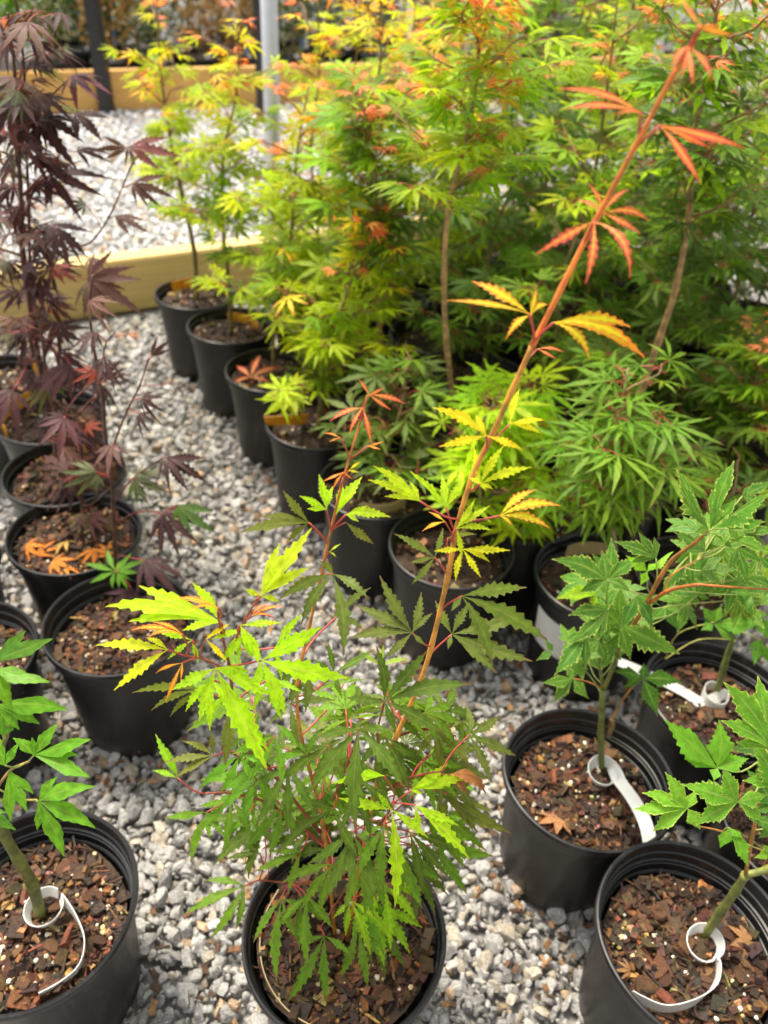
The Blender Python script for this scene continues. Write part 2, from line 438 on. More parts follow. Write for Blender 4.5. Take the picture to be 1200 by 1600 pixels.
# pots: rim-centre pixel in the photograph, rim height, rim diameter
POTS = {}
def pot_at(key, px, py, h=.265, D=.255, p=None):
    p = onz(px, py, h) if p is None else p
    POTS[key] = (Vector((p.x, p.y, 0)), h, D); POT_FOOT.append((p.x, p.y, D * .36))
pot_at('A', 306, 457); pot_at('B', 361, 507); pot_at('C1', 427, 576); pot_at('C2', 497, 657); pot_at('C3', 588, 755)
pot_at('J', 706, 851); pot_at('K', 938, 898)
pot_at('F', 186, 968, D=.255); pot_at('H', 116, 830, D=.255); pot_at('I', 100, 735, D=.255); pot_at('N', 78, 648, D=.255); pot_at('O', -6, 590, D=.26)
pot_at('Pp', -72, 1022, D=.255); pot_at('Q', -118, 880, D=.255)
pot_at('C', 921, 1210, .245, .256); pot_at('D', 1089, 1461, .25, .258); pot_at('L', 1130, 1090, .25, .256); pot_at('E', 539, 1454, .25, .256)
pot_at('G', 50, 1410, .25, .260); pot_at('T', 1268, 1290, .25, .262); pot_at('M', 1090, 900, .25, .25)
GRID = {}
A0 = POTS['A'][0]
for j, vs0, nk in ((1, .02, 6), (2, .0, 6), (3, .05, 6), (4, .0, 6), (5, .03, 6), (6, 0., 5)):
    for k in range(nk):
        if (j, k) in ((1, 5),): continue
        p = A0 + BU * (.272 * j) + BV * (vs0 + .266 * k)
        if any((p - q[0]).length < .22 for q in POTS.values()): continue
        if not (-.3 < p.x < 1.75): continue
        GRID[(j, k)] = p
pot_at('X', 0, 0, p=A0 + BU * .30 + BV * 1.33)
for kk, p in GRID.items(): pot_at(kk, 0, 0, p=p)

gravel_bed('gravel', -1.9, 2.6, .08, 3.3, .0228, .0098, .0225, ICO2, 12, 'grey crushed granite gravel covering the path between the pots', 1.0, LB, 40, 2)
gravel_bed('gravel_fines', -.6, 2.6, .9, 3.3, .0125, .0045, .0085, ICO1, 3, 'small grey stone chips filling the gaps under the path gravel', 1.0, LB, 20, 1)
gravel_bed('far_gravel', -3.2, 3.4, -3.4, -.13, .036, .014, .026, ICO1, 4, 'gravel strip between the two timber edgings, sunlit brightness painted into its stones', 2.1, LB, 30, 1)

def beam(name, foot, u0, u1, hgt, th, mat, label):
    me = bevel_box(name, (u1 - u0, th, hgt), .006, mat)
    o = obj(name, me, mat=Matrix.Translation(foot + BU * u0) @ Matrix.Rotation(math.atan2(BU.y, BU.x), 4, 'Z'))
    return tag(o, label, 'timber', 'timber edgings')
beam('timber_edging', LB, -2.2, 3.2, .195, .09, M['timber2'], 'shaded yellow pine timber edging directly behind the farthest green pot')
beam('timber_edging', UB, -4.0, 6.0, .25, .09, M['timber'], 'bright orange pine timber edging across the top, beyond the far gravel')
def post(name, px, py, z, w, hgt, mat, label, cat, round_=False, group=None):
    p = onz(px, py, 0) if z is None else z
    if round_: V, F = lathe([(w / 2, 0), (w / 2, hgt), (0, hgt)], 20)
    else:
        me = bevel_box(name, (w, w, hgt), .004, mat); o = obj(name, me, loc=p - Vector((w / 2, w / 2, 0)))
        return tag(o, label, cat, group)
    o = obj(name, mesh(name, V, F, mat, True), loc=p)
    return tag(o, label, cat, group)
post('post', 168, 176, None, .085, 2.2, M['black'], 'thick black post at the left before the far timber edging', 'post', group='black posts')
post('post', 408, 186, None, .05, 2.2, M['black'], 'thin black post just left of the galvanised pole', 'post', group='black posts')
post('support_pole', 431, 402, None, .064, 2.4, M['galv'], 'thick galvanised steel pole rising behind the green maples', 'pole', True, 'galvanised poles')
post('support_pole', 632, 160, None, .06, 2.2, M['galv'], 'thin pale pole behind the yellow maple tops at top centre', 'pole', True, 'galvanised poles')
post('support_pole', 797, 165, None, .06, 2.2, M['galv'], 'thin pale pole half hidden right of top centre', 'pole', True, 'galvanised poles')
post('support_pole', 998, 210, None, .075, 2.2, M['galv'], 'pale pole at top right behind the red shoot tip', 'pole', True, 'galvanised poles')

# ------------------------------------------------------------------ pots and mulch
def pot_mesh(D, h, flutes, step, seed, sx=1, sy=1):
    r = D / 2; rr = random.Random(seed); ph = rr.random() * 6
    w = .0125
    prof = [(0, .004), (r * .70, .004), (r * .755, 0), (r * .775, .006), (r * .80, h * .2), (r * .86, h * .62)]
    if step: prof += [(r * .875, h * .78), (r * .895, h * .785), (r * .905, h * .86), (r * .93, h * .865)]
    else: prof += [(r * .905, h * .85), (r * .925, h * .855)]
    prof += [(r * .945, h - w - .004), (r * .985, h - w - .003), (r * .998, h - w), (r, h - .005), (r * .992, h - .001), (r * .975, h), (r * .955, h - .002),
             (r * .945, h - .007), (r * .938, h - .018), (r * .922, h - .0195), (r * .918, h - .030), (r * .932, h - .0315), (r * .925, h * .845), (r * .893, h * .838), (r * .885, h * .78), (r * .86, h * .77), (r * .82, h * .5)]
    def wob(t, z):
        a = ((.011 if flutes else .006) * math.sin(2 * t + ph) + (.004 * math.sin(5 * t + 2 * ph) if flutes else 0)) * z / h
        if flutes and h * .05 < z < h * .7: a += .010 * math.copysign(abs(math.sin(flutes / 2 * t)) ** .5, math.sin(flutes / 2 * t))
        return a
    V, F = lathe(prof, 96 if flutes else 56, sx, sy, wob)
    me = mesh('pot', V, F, M['plastic'], True); me.set_sharp_from_angle(angle=R(32)); return me
def mulch_mesh(rad, seed, nchip, nperl, rich=1.0):
    r = random.Random(seed); V, F, C = [], [], []
    seg, rings = 28, 7
    def hgt(x, y): return .006 * math.sin(x * 60 + seed) * math.cos(y * 55) + .004 * math.sin(x * 140 + y * 90)
    V.append((0, 0, hgt(0, 0))); C.append((.05, .027, .016))
    for i in range(1, rings + 1):
        for k in range(seg):
            t = 2 * math.pi * k / seg; q = rad * i / rings; x, y = q * math.cos(t), q * math.sin(t)
            V.append((x, y, hgt(x, y))); c = r.uniform(.6, 1.5); C.append((.045 * c, .024 * c, .014 * c))
    for k in range(seg): F.append((0, 1 + k, 1 + (k + 1) % seg))
    for i in range(rings - 1):
        for k in range(seg):
            a = 1 + i * seg; b = a + seg; k2 = (k + 1) % seg
            F.append((a + k, b + k, b + k2, a + k2))
    def add(verts, faces, c):
        n = len(V); V.extend(verts); F.extend(tuple(i + n for i in f) for f in faces); C.extend([c] * len(verts))
    for q in range(nchip):
        rr_ = rad * .97 * math.sqrt(r.random()); t = r.random() * 6.283; x, y = rr_ * math.cos(t), rr_ * math.sin(t)
        kindc = r.random()
        if kindc < .55: l, w, h = r.uniform(.003, .008) * (1 + 1.3 * (q % 5 == 0)), r.uniform(.002, .006) * (1 + 1.1 * (q % 5 == 0)), r.uniform(.0015, .003)
        elif kindc < .8: l, w, h = r.uniform(.008, .02), r.uniform(.0007, .0018), r.uniform(.0007, .0012)
        else: l, w, h = r.uniform(.0015, .0035), r.uniform(.0015, .003), .0015
        k = r.random()
        c = (.070, .031, .013) if k < .40 else (.16, .064, .021) if k < .57 else (.030, .016, .009) if k < .94 else (.34, .19, .075)
        c = tuple(v * r.uniform(.7, 1.35) * rich for v in c)
        bv = [Vector((sx_ * l * r.uniform(.6, 1), sy_ * w * r.uniform(.55, 1), sz_ * h)) for sz_ in (-1, 1) for sy_ in (-1, 1) for sx_ in (-1, 1)]
        mt = Matrix.Translation((x, y, hgt(x, y) + r.uniform(.001, .009))) @ Matrix.Rotation(r.random() * 6.283, 4, 'Z') @ Matrix.Rotation(r.gauss(0, .38), 4, 'X') @ Matrix.Rotation(r.gauss(0, .32), 4, 'Y')
        add([mt @ v for v in bv], [(0, 2, 3, 1), (4, 5, 7, 6), (0, 1, 5, 4), (2, 6, 7, 3), (0, 4, 6, 2), (1, 3, 7, 5)], c)
    for q in range(nperl):
        if q % 3 == 0: t = r.random() * 6.283; rr_ = rad * .95 * math.sqrt(r.random())
        x, y = rr_ * math.cos(t) + r.gauss(0, .012), rr_ * math.sin(t) + r.gauss(0, .012)
        if math.hypot(x, y) > rad * .97: continue
        s = r.uniform(.0014, .0044); c = r.choice([(.78, .70, .52), (.75, .58, .30), (.8, .76, .66)])
        add([(x + v[0] * s * r.uniform(.7, 1.2), y + v[1] * s * r.uniform(.7, 1.2), hgt(x, y) + .006 + v[2] * s) for v in ICO1[0]], [tuple(f) for f in ICO1[1]], c)
    return mesh('bark_mulch', V, F, M['mulch'], cols=C)
def chip_mesh(seed):
    r = random.Random(seed); V = []
    for z in (-1, 1):
        for k in range(6):
            t = k / 6 * 6.283; V.append((math.cos(t) * r.uniform(.7, 1.1), .62 * math.sin(t) * r.uniform(.7, 1.1), z * .17 + r.uniform(-.06, .06)))
    F = [tuple(range(6))[::-1], tuple(range(6, 12))] + [(k, (k + 1) % 6, 6 + (k + 1) % 6, 6 + k) for k in range(6)]
    return mesh('bark_chip', V, F, M['chip'])
m_, n_, b_ = newmat('bark_chip')
oi_ = N(n_, 'ShaderNodeObjectInfo'); tc_ = N(n_, 'ShaderNodeTexCoord'); mp_ = N(n_, 'ShaderNodeMapping'); n_.links.new(tc_.outputs['Object'], mp_.inputs[0]); mp_.inputs['Scale'].default_value = (1, 5, 5)
a_ = noise_(n_, 3, 5, mp_.outputs[0]); n_.links.new(mix_(n_, 1.0, oi_.outputs['Color'], mix_(n_, a_, (.4, .4, .4), (1.6, 1.5, 1.4)), 'MULTIPLY'), b_.inputs['Base Color'])
b_.inputs['Roughness'].default_value = .8; bump_(n_, a_, .6, .1, b_); M['chip'] = m_
CHIPS = [chip_mesh(i) for i in range(5)]
POTM = {}
for nm, D, h, fl, st, sx, sy in (('back', .255, .265, 0, 0, 1, 1), ('side', .26, .265, 0, 0, 1, 1), ('front', .262, .25, 0, 0, 1, 1),
                                 ('ribbed', .264, .247, 28, 1, .985, 1.015), ('big', .272, .25, 28, 1, 1, 1)):
    POTM[nm] = (pot_mesh(D, h, fl, st, len(nm), sx, sy), D, h)
MULCH_NEAR = [mulch_mesh(.112, 30 + i, 900, 70 + 60 * (i == 1)) for i in range(3)]
MULCH_FAR = [mulch_mesh(.112, 60 + i, 200, 30) for i in range(2)]

def potted(key, label, group, pm, near=False, mi=0, drop=.032, cat='potted maple', name='potted_maple'):
    p, h, D = POTS[key]
    root = empty(name, p); tag(root, label, cat, group)
    pme, PD, ph = POTM[pm]
    rz = Matrix.Rotation(p.x * 7.3 + p.y * 3.1, 4, 'Z')
    sc = Matrix.Diagonal((D / PD, D / PD, h / ph, 1))
    obj('pot', pme, root, mat=rz @ sc)
    mm = MULCH_NEAR[mi % 3] if near else MULCH_FAR[mi % 2]
    zs = h - drop
    o = obj('bark_mulch', mm, root, mat=Matrix.Translation((0, 0, zs)) @ Matrix.Rotation(p.x * 11 + p.y * 5, 4, 'Z') @ Matrix.Scale(D * (.412 if pm in ('ribbed', 'big') else .432) / .112, 4)); o['kind'] = 'stuff'
    if near:
        r = random.Random(int(p.x * 1000))
        for i in range(22):
            t = r.random() * 6.283; q = D * .365 * math.sqrt(r.random()); s = r.uniform(.007, .016)
            c = r.choice([(.15, .070, .034), (.09, .043, .024), (.25, .13, .06), (.17, .08, .038)])
            obj('bark_chip', CHIPS[i % 5], root, mat=Matrix.Translation((q * math.cos(t), q * math.sin(t), zs + .009)) @ Matrix.Rotation(r.random() * 6, 4, 'Z') @ Matrix.Rotation(r.gauss(0, .3), 4, 'X') @ Matrix.Rotation(r.gauss(0, .3), 4, 'Y') @ Matrix.Scale(s, 4), color=jit(c, r))
    root['_soil'] = zs
    return root
def stem(root, name, pts, r0, r1, color, k=4, sides=8, knots=True):
    P = smooth_path(pts, k); n = len(P)
    rad = [r0 + (r1 - r0) * i / (n - 1) for i in range(n)]
    if knots:
        for i in range(0, n, k):
            rad[i] *= 1.22
    V, F = tube([p - root.location for p in P], rad, sides)
    o = obj(name, mesh(name, V, F, M['bark'], True), root, color=color)
    return P
def grow(root, H, spread, n, seed, colfn, kinds, lean=(0, 0), size=.07, nb=11, first=.12, bark=(.20, .19, .06), pts=None, droop=.45, r0=.0065, tips=False, rise=(.35, .8)):
    r = random.Random(seed); b = root.location + Vector((0, 0, root['_soil']))
    if pts is None:
        pts = [b + Vector((lean[0] * t ** 1.3 + r.gauss(0, .012) * (t > 0), lean[1] * t ** 1.3 + r.gauss(0, .012) * (t > 0), H * t)) for t in (0, .2, .4, .6, .8, 1)]
    else: H = pts[-1].z - b.z
    P = stem(root, 'trunk', pts, r0, .0016, bark)
    sites = []; az = r.random() * 6
    for i in range(nb):
        t = first + (.96 - first) * (i + r.random() * .6) / nb
        az += 2.4 + r.gauss(0, .3); s = P[min(int(t * (len(P) - 1)), len(P) - 2)]
        L = spread * (1.05 - .62 * t) * r.uniform(.75, 1.2); up = r.uniform(*rise) + .35 * t
        d = Vector((math.cos(az), math.sin(az), up)).normalized()
        bp = [s + d * L * q + Vector((r.gauss(0, .012), r.gauss(0, .012), -.10 * L * q * q)) * (q > 0) for q in (0, .35, .7, 1)]
        Q = stem(root, 'branch', bp, .0028, .0009, tuple(c * .5 + e * .5 for c, e in zip(bark, (.30, .07, .03) if t > .5 else bark)), 3, 5, False)
        sites += [(Q[int(q * (len(Q) - 1))], d, .5 + .5 * q) for q in np.linspace(.3, 1, max(3, int(L / .03)))]
    sites += [(P[int(q * (len(P) - 1))], Vector((0, 0, 1)), q) for q in np.linspace(max(first, .15), 1, 14)]
    if tips:
        for p_, d_, q_ in list(sites):
            if q_ > .97: sites += [(p_, d_, q_)] * 2
    for i in range(n):
        p, d, q = r.choice(sites)
        a = r.random() * 6.283; o = Vector((math.cos(a), math.sin(a), 0))
        y = (o + d * .5 + Vector((0, 0, -droop * r.uniform(.3, 1.5)))).normalized()
        nz = Vector((r.gauss(0, .3), r.gauss(0, .3) - .25, 1))
        hrel = (p.z - b.z) / max(H, .01)
        col, mt, sc, kd = colfn(hrel, q, r)
        kd = kd or r.choice(kinds); s = size * sc * r.uniform(.7, 1.18)
        mtx = frame(p - root.location + y * (s * .42), y, nz, s)
        obj('leaf', leafme(kd, r.randrange(4), mt, 'petiole_red' if mt != 'plain' else 'petiole_green'), root, mat=mtx, color=jit(col, r, .22))
    return P

# hand-placed leaves on the near plants: joint pixel, middle-lobe tip pixel, both read from the photograph
class Plant:
    def __init__(s, root, Y): s.root, s.Y, s.lines, s.r = root, Y, [], random.Random(int(root.location.x * 977) + 5)
    def stem(s, name, px, r0, r1, color, **k):
        pts = [at(q[0], q[1], s.Y + (q[2] if len(q) > 2 else 0)) if not isinstance(q, Vector) else q for q in px]
        P = stem(s.root, name, pts, r0, r1, color, **k); s.lines += P; return P
    def leaf(s, kd, bx, by, tx, ty, col, mt='green', dY=0., td=0., face=.72, roll=None, pet='petiole_red', link_=True, var=.12):
        b = at(bx, by, s.Y + dY); t = atd(tx, ty, depth(b) + td)
        s.put(kd, b, t, col, mt, face, roll, pet, link_, var)
    def trace(s, bx, by, tips, col, mt='green', dY=0., td=0., W=.096, tooth=.25, teeth=8, sag=.10, face=.72, pet='petiole_red', link_=True, peak=.46, roll=None, fold=.14, var=.12, tx=1.2, tp=1.0):
        """one leaf whose lobe tips are read from the photograph, built as a curved leaf in space"""
        r = s.r; b = at(bx, by, s.Y + dY); d0 = depth(b)
        n0 = ((CAM - b).normalized() * face + Vector((0, 0, 1)) * (1 - face)).normalized()
        T = []
        for q in tips:
            t = atd(q[0], q[1], d0 + td + (q[2] if len(q) > 2 else r.uniform(-.006, .006))) - b
            T.append((math.atan2(-(q[1] - by), q[0] - bx), t))
        T.sort(key=lambda x: x[0]); m = len(T); V, F, U = [], [], []; mx = max(t.length for _, t in T)
        tiltv = R(r.uniform(-16, 16) if roll is None else roll)
        for i, (a, t) in enumerate(T):
            L = t.length; y = t / L; n = n0 - y * n0.dot(y); n.normalize(); n = Matrix.Rotation(tiltv, 3, y) @ n; x = n.cross(y)
            up_ = Vector((0, 0, 1)) - y * y.z; sd_ = (up_ * .8 + n * .45) if up_.length > .2 else n; ga = [min(1.0, t.angle(T[(i + k) % m][1]) / 2) if m > 1 and ((T[(i + k) % m][0] - a) * k) % 6.2832 < 2.9 else 1.0 for k in (-1, 1)]
            ns = 2 * teeth + 2; i0 = len(V); w0 = W * L * (mx / L) ** .35; sg = sag * r.uniform(.6, 1.4); bd = r.uniform(-.05, .05)
            for k in range(ns + 1):
                q = k / ns; st = q * L
                prof = max(w0 * ((q / peak) ** 1.15 if q < peak else max(0, 1 - ((q - peak) / (1 - peak)) ** tx) ** tp), .0003)
                tt = tooth * (1 if k % 2 else -1) * (1 if q < .94 else 0)
                ws = []
                for g in ga:
                    lim = st * math.tan(g) * .985 + .0003
                    ws.append(lim if prof > lim else min(lim, prof * (1 + tt)))
                c = t * q + sd_ * (sg * L * 4 * q * (1 - q) * .5) + x * (bd * L * math.sin(math.pi * q))
                f = y * (.022 * L * (1 if k % 2 else 0))
                V += [c, c + f + x * ws[0] + n * (fold * ws[0]), c + f - x * ws[1] + n * (fold * ws[1])]
                U += [(.5, q), (0, q), (1, q)]
            for k in range(ns):
                o = i0 + 3 * k; F += [(o, o + 1, o + 4, o + 3), (o, o + 3, o + 5, o + 2)]
        me = mesh('leaf_' + mt, V, F, [M[mt]], True, uvs=U)
        obj('leaf', me, s.root, loc=b - s.root.location, color=jit(col, r, var))
        if link_: s.petiole(b, sum((t for _, t in T), Vector()).normalized(), pet, mx)
    def petiole(s, b, y, pet, L):
        if not s.lines: return
        q = min(s.lines, key=lambda p: (p - (b - Vector((0, 0, .02)))).length + 3 * max(0, p.z - b.z))
        if (q - b).length > .004:
            md = (q + b) / 2 - Vector((0, 0, .08 * (q - b).length)) - y * .1 * (q - b).length
            V, F = tube([p - s.root.location for p in smooth_path([q, md, b], 3)], .0009 if L > .03 else .0006, 5)
            obj('petiole', mesh('petiole', V, F, M[pet], True), s.root)
    def put(s, kd, b, t, col, mt, face=.7, roll=None, pet='petiole_red', link_=True, var=.12):
        r = s.r; y = t - b; L = y.length
        n = (CAM - b).normalized() * face + Vector((0, 0, 1)) * (1 - face)
        n = Matrix.Rotation(R(r.uniform(-24, 24) if roll is None else roll), 3, y.normalized()) @ n
        obj('leaf', leafme(kd, r.randrange(4), mt, pet), s.root, mat=frame(b - s.root.location, y, n, L), color=jit(col, r, var))
        if link_: s.petiole(b, y.normalized(), pet, L)

# ------------------------------------------------------------------ the maple in front, with the long red-tipped shoot
GM = 'upright green maples in black pots'
e = potted('E', 'tall maple in front with a long red-tipped leaning shoot, pot at bottom centre', 'maples set out in the foreground', 'front', True, 0, .028)
E_ = Plant(e, .50)
sb = e.location + Vector((0, 0, e['_soil']))
E_.stem('trunk', [sb + Vector((.004, 0, 0)), at(585, 1240, .50), (620, 1150), (655, 1070), (674, 1010), (700, 900), (712, 832), (738, 745), (768, 682), (800, 610), (832, 540)], .0026, .0019, (.60, .28, .04))
E_.stem('shoot', [(832, 540), (880, 445), (925, 355), (1000, 215, -.005), (1050, 120, -.01), (1080, 72, -.015), (1094, 40, -.02)], .0020, .0009, (.78, .22, .035))
E_.stem('trunk', [sb + Vector((-.012, .004, 0)), at(505, 1290, .49), (470, 1150, -.01), (465, 1070, -.01), (482, 985, -.01), (502, 900, -.01), (512, 850, -.01), (532, 765, -.01), (558, 675, -.012), (574, 618, -.015)], .0023, .0006, (.55, .22, .04))
BR = (.26, .06, .03)
E_.stem('branch', [at(500, 1300, .49), (420, 1200, -.03), (372, 1120, -.045), (358, 1040, -.05), (345, 985, -.055), (340, 955, -.06)], .0022, .0008, BR)
E_.stem('branch', [(358, 1050, -.05), (325, 1032, -.055), (290, 1025, -.06)], .0012, .0007, BR)
E_.stem('branch', [(362, 1010, -.05), (385, 965, -.055), (402, 935, -.06)], .0011, .0007, BR)
E_.stem('branch', [at(520, 1330, .49), (430, 1262, -.02), (370, 1240, -.03), (320, 1240, -.04)], .002, .0009, BR)
E_.stem('branch', [at(430, 1262, .48), (380, 1190, -.02), (345, 1170, -.03)], .0015, .0008, BR)
E_.stem('branch', [at(585, 1250, .50), (625, 1222, -.02), (660, 1210, -.035), (690, 1205, -.04)], .0018, .0008, BR)
E_.stem('branch', [at(560, 1320, .495), (600, 1280, -.03), (615, 1250, -.05)], .0018, .0008, BR)
E_.stem('branch', [at(540, 1370, .485), (470, 1380, -.03), (405, 1375, -.05)], .0018, .0008, BR)
E_.stem('branch', [at(545, 1380, .485), (520, 1420, -.04), (500, 1450, -.06)], .0016, .0008, BR)
E_.stem('branch', [at(555, 1370, .485), (570, 1385, -.04), (560, 1400, -.06)], .0016, .0008, BR)
E_.stem('branch', [at(620, 1150, .50), (665, 1140, .02), (712, 1150, .03)], .0015, .0008, BR)
E_.stem('branch', [at(600, 1210, .50), (590, 1150, -.03), (600, 1100, -.04)], .0015, .0008, BR)
E_.stem('branch', [at(520, 1250, .49), (545, 1190, -.03), (560, 1145, -.05)], .0015, .0008, BR)
T_ = E_.trace
# red growing tip
RK = dict(W=.075, tooth=.30, teeth=7); LK = dict(W=.094, tooth=.28)
T_(1094, 42, [(1065, 0)], RED, 'red', -.02, **RK); T_(1092, 45, [(1142, 56), (1125, 40)], ORA, 'red', -.02, **RK)
T_(1075, 73, [(1112, 126), (1083, 130), (1048, 108), (1062, 122)], RED, 'red', -.018, -.008, **RK)
T_(1001, 176, [(873, 139), (884, 171), (958, 180)], RED, 'red', -.005, W=.05, tooth=.12)
T_(1032, 196, [(1162, 231), (1094, 287), (1108, 231)], RED, 'red', -.006, W=.06, tooth=.14)
T_(928, 346, [(837, 398), (915, 443), (984, 435)], RED, 'red', -.012, sag=.28, **RK); T_(942, 333, [(919, 287), (902, 314), (982, 296), (1013, 345), (1000, 365)], RED, 'red', .012, sag=.2, **RK)
T_(829, 493, [(737, 440, .012), (838, 452), (790, 531), (856, 477)], YEL, 'gold', -.005, sag=.35, W=.085, tooth=.26); T_(826, 490, [(698, 470)], YEL, 'gold', -.008, sag=.12, W=.045, tooth=.12)
T_(865, 504, [(985, 512, .01), (1007, 560), (998, 550, -.01), (920, 560)], YEL, 'gold', -.006, sag=.30, W=.075, tooth=.28)
T_(840, 545, [(880, 550), (868, 560)], RED, 'red', .02, **RK)
# yellow-green leaves along the shoot
T_(760, 681, [(675, 637), (743, 648), (686, 698), (817, 703)], YEL, 'lime', -.008, **LK)
T_(797, 662, [(812, 607), (852, 656), (846, 678)], (.54, .54, .03), 'lime', .008, **LK)
T_(750, 756, [(831, 730), (787, 696), (740, 697), (733, 746), (770, 764)], (.46, .56, .03), 'lime', -.008, **LK)
T_(656, 783, [(575, 750), (583, 728), (601, 776), (640, 752)], (.40, .55, .03), 'lime', -.01, **LK)
T_(697, 793, [(641, 736), (690, 741), (722, 746), (668, 760)], (.34, .54, .03), 'lime', .004, W=.105, tooth=.22)
T_(713, 826, [(766, 790), (722, 872), (770, 830), (742, 780)], (.38, .54, .03), 'lime', -.01, **LK)
T_(781, 806, [(876, 791), (838, 765), (859, 826), (800, 822)], (.58, .54, .03), 'gold', -.006, sag=.2, **LK)
T_(723, 858, [(712, 908), (751, 902), (797, 860), (678, 861), (765, 878)], (.48, .55, .03), 'lime', -.014, **LK)
T_(695, 815, [(670, 800), (660, 830)], (.55, .5, .04), 'gold', -.005, **LK)
T_(679, 871, [(616, 834), (692, 825), (643, 913), (640, 880)], DULL, 'green', -.002)
T_(700, 840, [(745, 835), (728, 850)], OLIVE, 'green', .01)
# big grey-green leaves at the middle
T_(644, 989, [(593, 899), (556, 946), (658, 925), (545, 998), (601, 1028), (676, 958), (664, 1008)], DULL, 'green', -.012, W=.10, roll=0)
T_(706, 991, [(832, 1033), (812, 966), (776, 1052), (734, 941), (680, 938), (700, 1015)], DULL, 'green', .010, W=.10, roll=0)
T_(722, 931, [(823, 918), (856, 1002), (769, 1038), (705, 955)], (.10, .17, .045), 'green', -.006, W=.10)
T_(601, 1096, [(668, 1016), (736, 1069), (591, 1026), (541, 1090), (694, 1146), (619, 1142), (588, 1010)], DARK, 'green', -.04, W=.10, roll=0)
T_(561, 1139, [(556, 1297), (484, 1238), (631, 1230), (494, 1153), (614, 1141)], DARK, 'green', -.05, -.015, W=.092, roll=0)
T_(520, 897, [(436, 937), (471, 976), (536, 1026), (577, 937), (498, 876)], DULL, 'green', -.025, -.01, sag=.2)
T_(522, 1052, [(585, 1014), (512, 1003), (534, 1091), (488, 1030)], DARK, 'green', .0); T_(482, 1040, [(477, 1113)], DULL, 'green', -.02, W=.12)
T_(454, 1099, [(400, 1088), (468, 1168), (524, 1094), (420, 1130), (480, 1060)], DULL, 'green', -.02)
T_(530, 960, [(580, 918), (568, 985), (540, 1000)], DULL, 'green', .03)
T_(679, 1139, [(735, 1196), (690, 1205), (720, 1128), (650, 1180)], OLIVE, 'green', 0, W=.13); T_(716, 1158, [(747, 1129), (733, 1120), (748, 1150), (722, 1166)], (.18, .34, .03), 'lime', .02)
T_(640, 1100, [(700, 1130), (690, 1090), (655, 1140)], DARK, 'green', .03); T_(511, 1165, [(430, 1224), (440, 1180), (540, 1230), (490, 1240)], DARK, 'green', -.02)
T_(600, 1150, [(640, 1240), (665, 1190), (590, 1230), (560, 1200)], DARK, 'green', .0); T_(470, 1040, [(418, 1088), (430, 1050), (450, 1100)], DARK, 'green', .01)
T_(595, 1040, [(600, 1005), (640, 1030), (560, 1015)], (.2, .3, .06), 'green', .05)
# lime tuft on the left
LM = (.32, .56, .022)
T_(407, 931, [(487, 825), (485, 886), (438, 848), (382, 920), (437, 940)], (.42, .58, .03), 'lime', -.06, W=.105, tooth=.24)
T_(345, 972, [(217, 915), (165, 948), (202, 971), (300, 910), (285, 985)], LM, 'lime', -.055, W=.098, tooth=.26, roll=0)
T_(262, 1015, [(150, 1008), (178, 1079), (228, 996)], (.45, .56, .03), 'lime', -.062, W=.09, tooth=.26)
T_(409, 1032, [(503, 979), (545, 1059), (446, 1116), (380, 982), (400, 1075)], LM, 'lime', -.06, W=.12, tooth=.22)
T_(337, 1044, [(417, 1202), (268, 1078), (425, 1087), (311, 1127), (390, 1050)], LM, 'lime', -.062, -.008, W=.105, tooth=.24)
T_(350, 1085, [(420, 1175), (330, 1120), (400, 1110)], (.24, .46, .025), 'lime', -.045)
for a in [(341, 950, [(274, 936), (288, 938), (295, 955)], ORA, 'gold'), (285, 991, [(206, 985), (238, 972), (230, 998)], ORA, 'gold'), (285, 1036, [(259, 1096), (244, 1052), (282, 1064)], ORA, 'gold'), (394, 962, [(444, 948), (425, 962), (420, 944)], ORA, 'red'), (428, 965, [(424, 993)], ORA, 'gold')]: T_(*a, -.066, W=.06, tooth=.15, sag=.3)
T_(322, 999, [(360, 974), (355, 1034), (334, 990)], YEL, 'lime', -.063); T_(376, 977, [(405, 1041), (440, 973), (384, 1010)], LM, 'lime', -.06)
T_(312, 1078, [(206, 1083), (236, 1111), (266, 1120), (284, 1066)], OLIVE, 'green', -.055, W=.065, sag=.2)
T_(356, 1107, [(352, 1196)], OLIVE, 'green', -.05, W=.12); T_(334, 1181, [(257, 1191), (285, 1158), (275, 1215), (330, 1140)], OLIVE, 'green', -.04)
T_(375, 1179, [(311, 1233), (397, 1226), (345, 1240), (420, 1200)], GREEN, 'green', -.04); T_(278, 1216, [(243, 1147), (239, 1204), (262, 1170)], (.20, .42, .03), 'lime', -.04)
# left shoot
T_(577, 617, [(633, 631), (600, 606), (560, 592), (610, 640)], RED, 'red', -.015, **RK); T_(567, 637, [(516, 658), (546, 678), (580, 692)], RED, 'red', -.018, sag=.2, **RK)
T_(531, 684, [(507, 677), (515, 690)], ORA, 'red', -.012, **RK); T_(575, 697, [(598, 690), (594, 702)], ORA, 'red', -.012, **RK); T_(537, 738, [(505, 752), (520, 765), (550, 748)], ORA, 'red', -.014, **RK); T_(545, 735, [(562, 722), (560, 738)], YEL, 'lime', -.014)
T_(510, 796, [(468, 775), (498, 741), (480, 795), (520, 760)], LM, 'lime', -.014, W=.13, tooth=.2); T_(525, 804, [(566, 745), (535, 755)], LM, 'lime', -.008, W=.15, tooth=.2); T_(541, 804, [(610, 808), (575, 790), (560, 815)], (.30, .46, .03), 'lime', -.012, W=.12)
T_(540, 816, [(584, 850)], OLIVE, 'green', -.014, W=.13); T_(483, 817, [(376, 832), (408, 808), (442, 766), (448, 848)], OLIVE, 'green', -.016)
T_(515, 862, [(532, 850), (525, 870)], (.35, .5, .04), 'lime', -.012)
